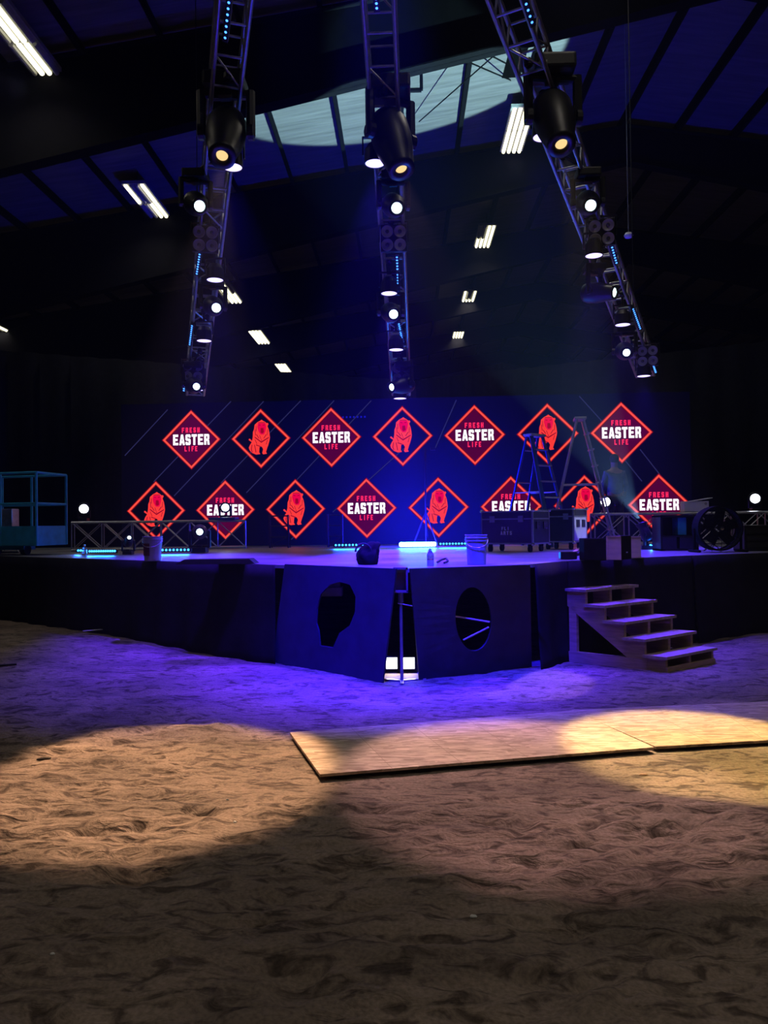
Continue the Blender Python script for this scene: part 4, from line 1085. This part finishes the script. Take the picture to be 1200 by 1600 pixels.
# ------------------------------------------------------------------ person (seen from behind, facing the screen)
def skinned(name, verts, edges, radii, m, parent, root=0):
    me = bpy.data.meshes.new(name); me.from_pydata(verts, edges, []); me.materials.append(m)
    o = bpy.data.objects.new(name, me); COL.objects.link(o); o.parent = parent
    s = o.modifiers.new('skin', 'SKIN'); s.use_smooth_shade = True
    sv = me.skin_vertices[0].data if me.skin_vertices else None
    if sv is None:
        bpy.context.view_layer.objects.active = o
        b = bmesh.new(); b.from_mesh(me); b.verts.layers.skin.verify(); b.to_mesh(me); b.free(); sv = me.skin_vertices[0].data
    for i, r in enumerate(radii): sv[i].radius = r if isinstance(r, tuple) else (r, r)
    sv[root].use_root = True
    o.modifiers.new('sub', 'SUBSURF').render_levels = 2
    o.modifiers['sub'].levels = 1
    return o
c = P(962, 848, 15.3); c.z = SZ
pn = thing('person', 'person in dark blue-grey clothes standing with their back turned, right of the tall ladder', 'person', c, R(8))
V = [(0, 0, .94), (0, .0, 1.12), (0, .01, 1.30), (0, .0, 1.44), (0, 0, 1.53), (0, .01, 1.62), (0, .02, 1.71),
     (-.17, 0, 1.42), (-.23, .01, 1.16), (-.20, .14, .95), (-.19, .18, .88), (.17, 0, 1.42), (.24, .0, 1.16), (.23, .12, .94), (.22, .17, .86),
     (-.09, 0, .88), (-.10, .02, .50), (-.11, 0, .09), (-.12, .13, .04), (.09, 0, .88), (.11, .03, .50), (.12, 0, .09), (.13, .13, .04)]
E = [(0, 1), (1, 2), (2, 3), (3, 4), (4, 5), (5, 6), (3, 7), (7, 8), (8, 9), (9, 10), (3, 11), (11, 12), (12, 13), (13, 14), (0, 15), (15, 16), (16, 17), (17, 18), (0, 19), (19, 20), (20, 21), (21, 22)]
Rr = [(.15, .11), (.14, .10), (.17, .11), (.11, .08), .055, (.075, .09), (.06, .075), .055, .042, .034, .03, .055, .042, .034, .03, .085, .06, .042, .035, .085, .06, .042, .035]
skinned('body', V, E, Rr, m_skin, pn)
skinned('shirt', [V[i] for i in (0, 1, 2, 3, 7, 8, 11, 12)]+[(-.215, .07, 1.06), (.235, .06, 1.05)], [(0, 1), (1, 2), (2, 3), (3, 4), (4, 5), (5, 8), (3, 6), (6, 7), (7, 9)],
        [(.175, .13), (.165, .12), (.19, .13), (.125, .095), .07, .055, .07, .055, .045, .045], m_shirt, pn)
skinned('trousers', [V[i] for i in (0, 15, 16, 17, 19, 20, 21)], [(0, 1), (1, 2), (2, 3), (0, 4), (4, 5), (5, 6)], [(.16, .12), .10, .075, .06, .10, .075, .06], m_denim, pn)
mb = MB(); bmesh.ops.create_icosphere(mb.b, subdivisions=3, radius=1)
for v in mb.b.verts: v.co = Vector((v.co.x*.09, v.co.y*.105-.005, v.co.z*.10)) + Vector((0, 0, 1.70))
bmesh.ops.delete(mb.b, geom=[v for v in mb.b.verts if v.co.z < 1.655 and v.co.y > .02], context='VERTS')
mb.build('hair', m_hair, pn, smooth=True)
for sx in (-1, 1):
    hx, hy, hz = (-.19 if sx < 0 else .22), (.18 if sx < 0 else .17), (.88 if sx < 0 else .86)
    V2 = [(hx, hy, hz), (hx, hy+.02, hz-.07)]; E2_ = [(0, 1)]; R2 = [(.022, .03), (.018, .036)]
    for k, (oy, ln) in enumerate(((-.03, .06), (-.01, .075), (.01, .07), (.03, .055))):
        i = len(V2); V2 += [(hx, hy+.02+oy, hz-.09), (hx-sx*.01, hy+.02+oy, hz-.09-ln*.5), (hx-sx*.03, hy+.02+oy, hz-.09-ln)]; E2_ += [(1, i), (i, i+1), (i+1, i+2)]; R2 += [.009, .008, .007]
    i = len(V2); V2 += [(hx-sx*.01, hy+.055, hz-.04), (hx-sx*.02, hy+.07, hz-.08)]; E2_ += [(0, i), (i, i+1)]; R2 += [.010, .008]
    skinned('hand', V2, E2_, R2, m_skin, pn)

# ------------------------------------------------------------------ litter on the dirt
def chunk(px, py, sx, sy, sz, m, label, name='dirt_clod', rz=0., cat='debris'):
    q = G(px, py); b = MB(); bmesh.ops.create_icosphere(b.b, subdivisions=2, radius=1)
    for v in b.b.verts: v.co = Vector((v.co.x*sx, v.co.y*sy, v.co.z*sz))*(1+.3*noise.noise(v.co*3+Vector((px, py, 0))))
    o = b.build(name, m); o.location = (q.x, q.y, gz(q.x, q.y)+bumps(q.x, q.y)+sz*.4); o.rotation_euler = (0, 0, rz); tag(o, label, cat); return o
chunk(740, 1430, .016, .01, .007, m_tape, 'small white chip on the dark dirt below the boards', 'wood_chip')
chunk(1005, 1205, .03, .012, .01, m_wood, 'small tan wood chip just below the front edge of the boards', 'wood_chip')
chunk(367, 1283, .010, .008, .006, m_tape, 'tiny white chip at the lower rim of the left warm light pool', 'wood_chip')
chunk(355, 1249, .009, .007, .006, m_tape, 'tiny white chip inside the left warm light pool', 'wood_chip')
chunk(82, 1502, .009, .006, .005, m_tape, 'tiny pale chip in the dark dirt at the lower left', 'wood_chip')
chunk(69, 1187, .05, .012, .01, m_stick, 'short dark twig in the left warm light pool', 'twig', .3)
q0, q1 = G(-5, 1044), G(26, 1042)
tag(MB().tube(q0+Vector((0, 0, .03)), q1+Vector((0, 0, .03)), .012).build('dark_stick', m_stick), 'black stick lying on the dirt at the left edge', 'stick')
a, b = G(130, 1001), G(182, 996)
t = MB().box((0, 0, 0), ((b-a).length, .05, .01), Matrix.Rotation(math.atan2(b.y-a.y, b.x-a.x), 3, 'Z')).build('tape_strip', m_tape); m_ = (a+b)/2; t.location = (m_.x, m_.y, gz(m_.x, m_.y)+.06)
tag(t, 'pale strip lying on the dirt near the left stage skirt', 'strip')
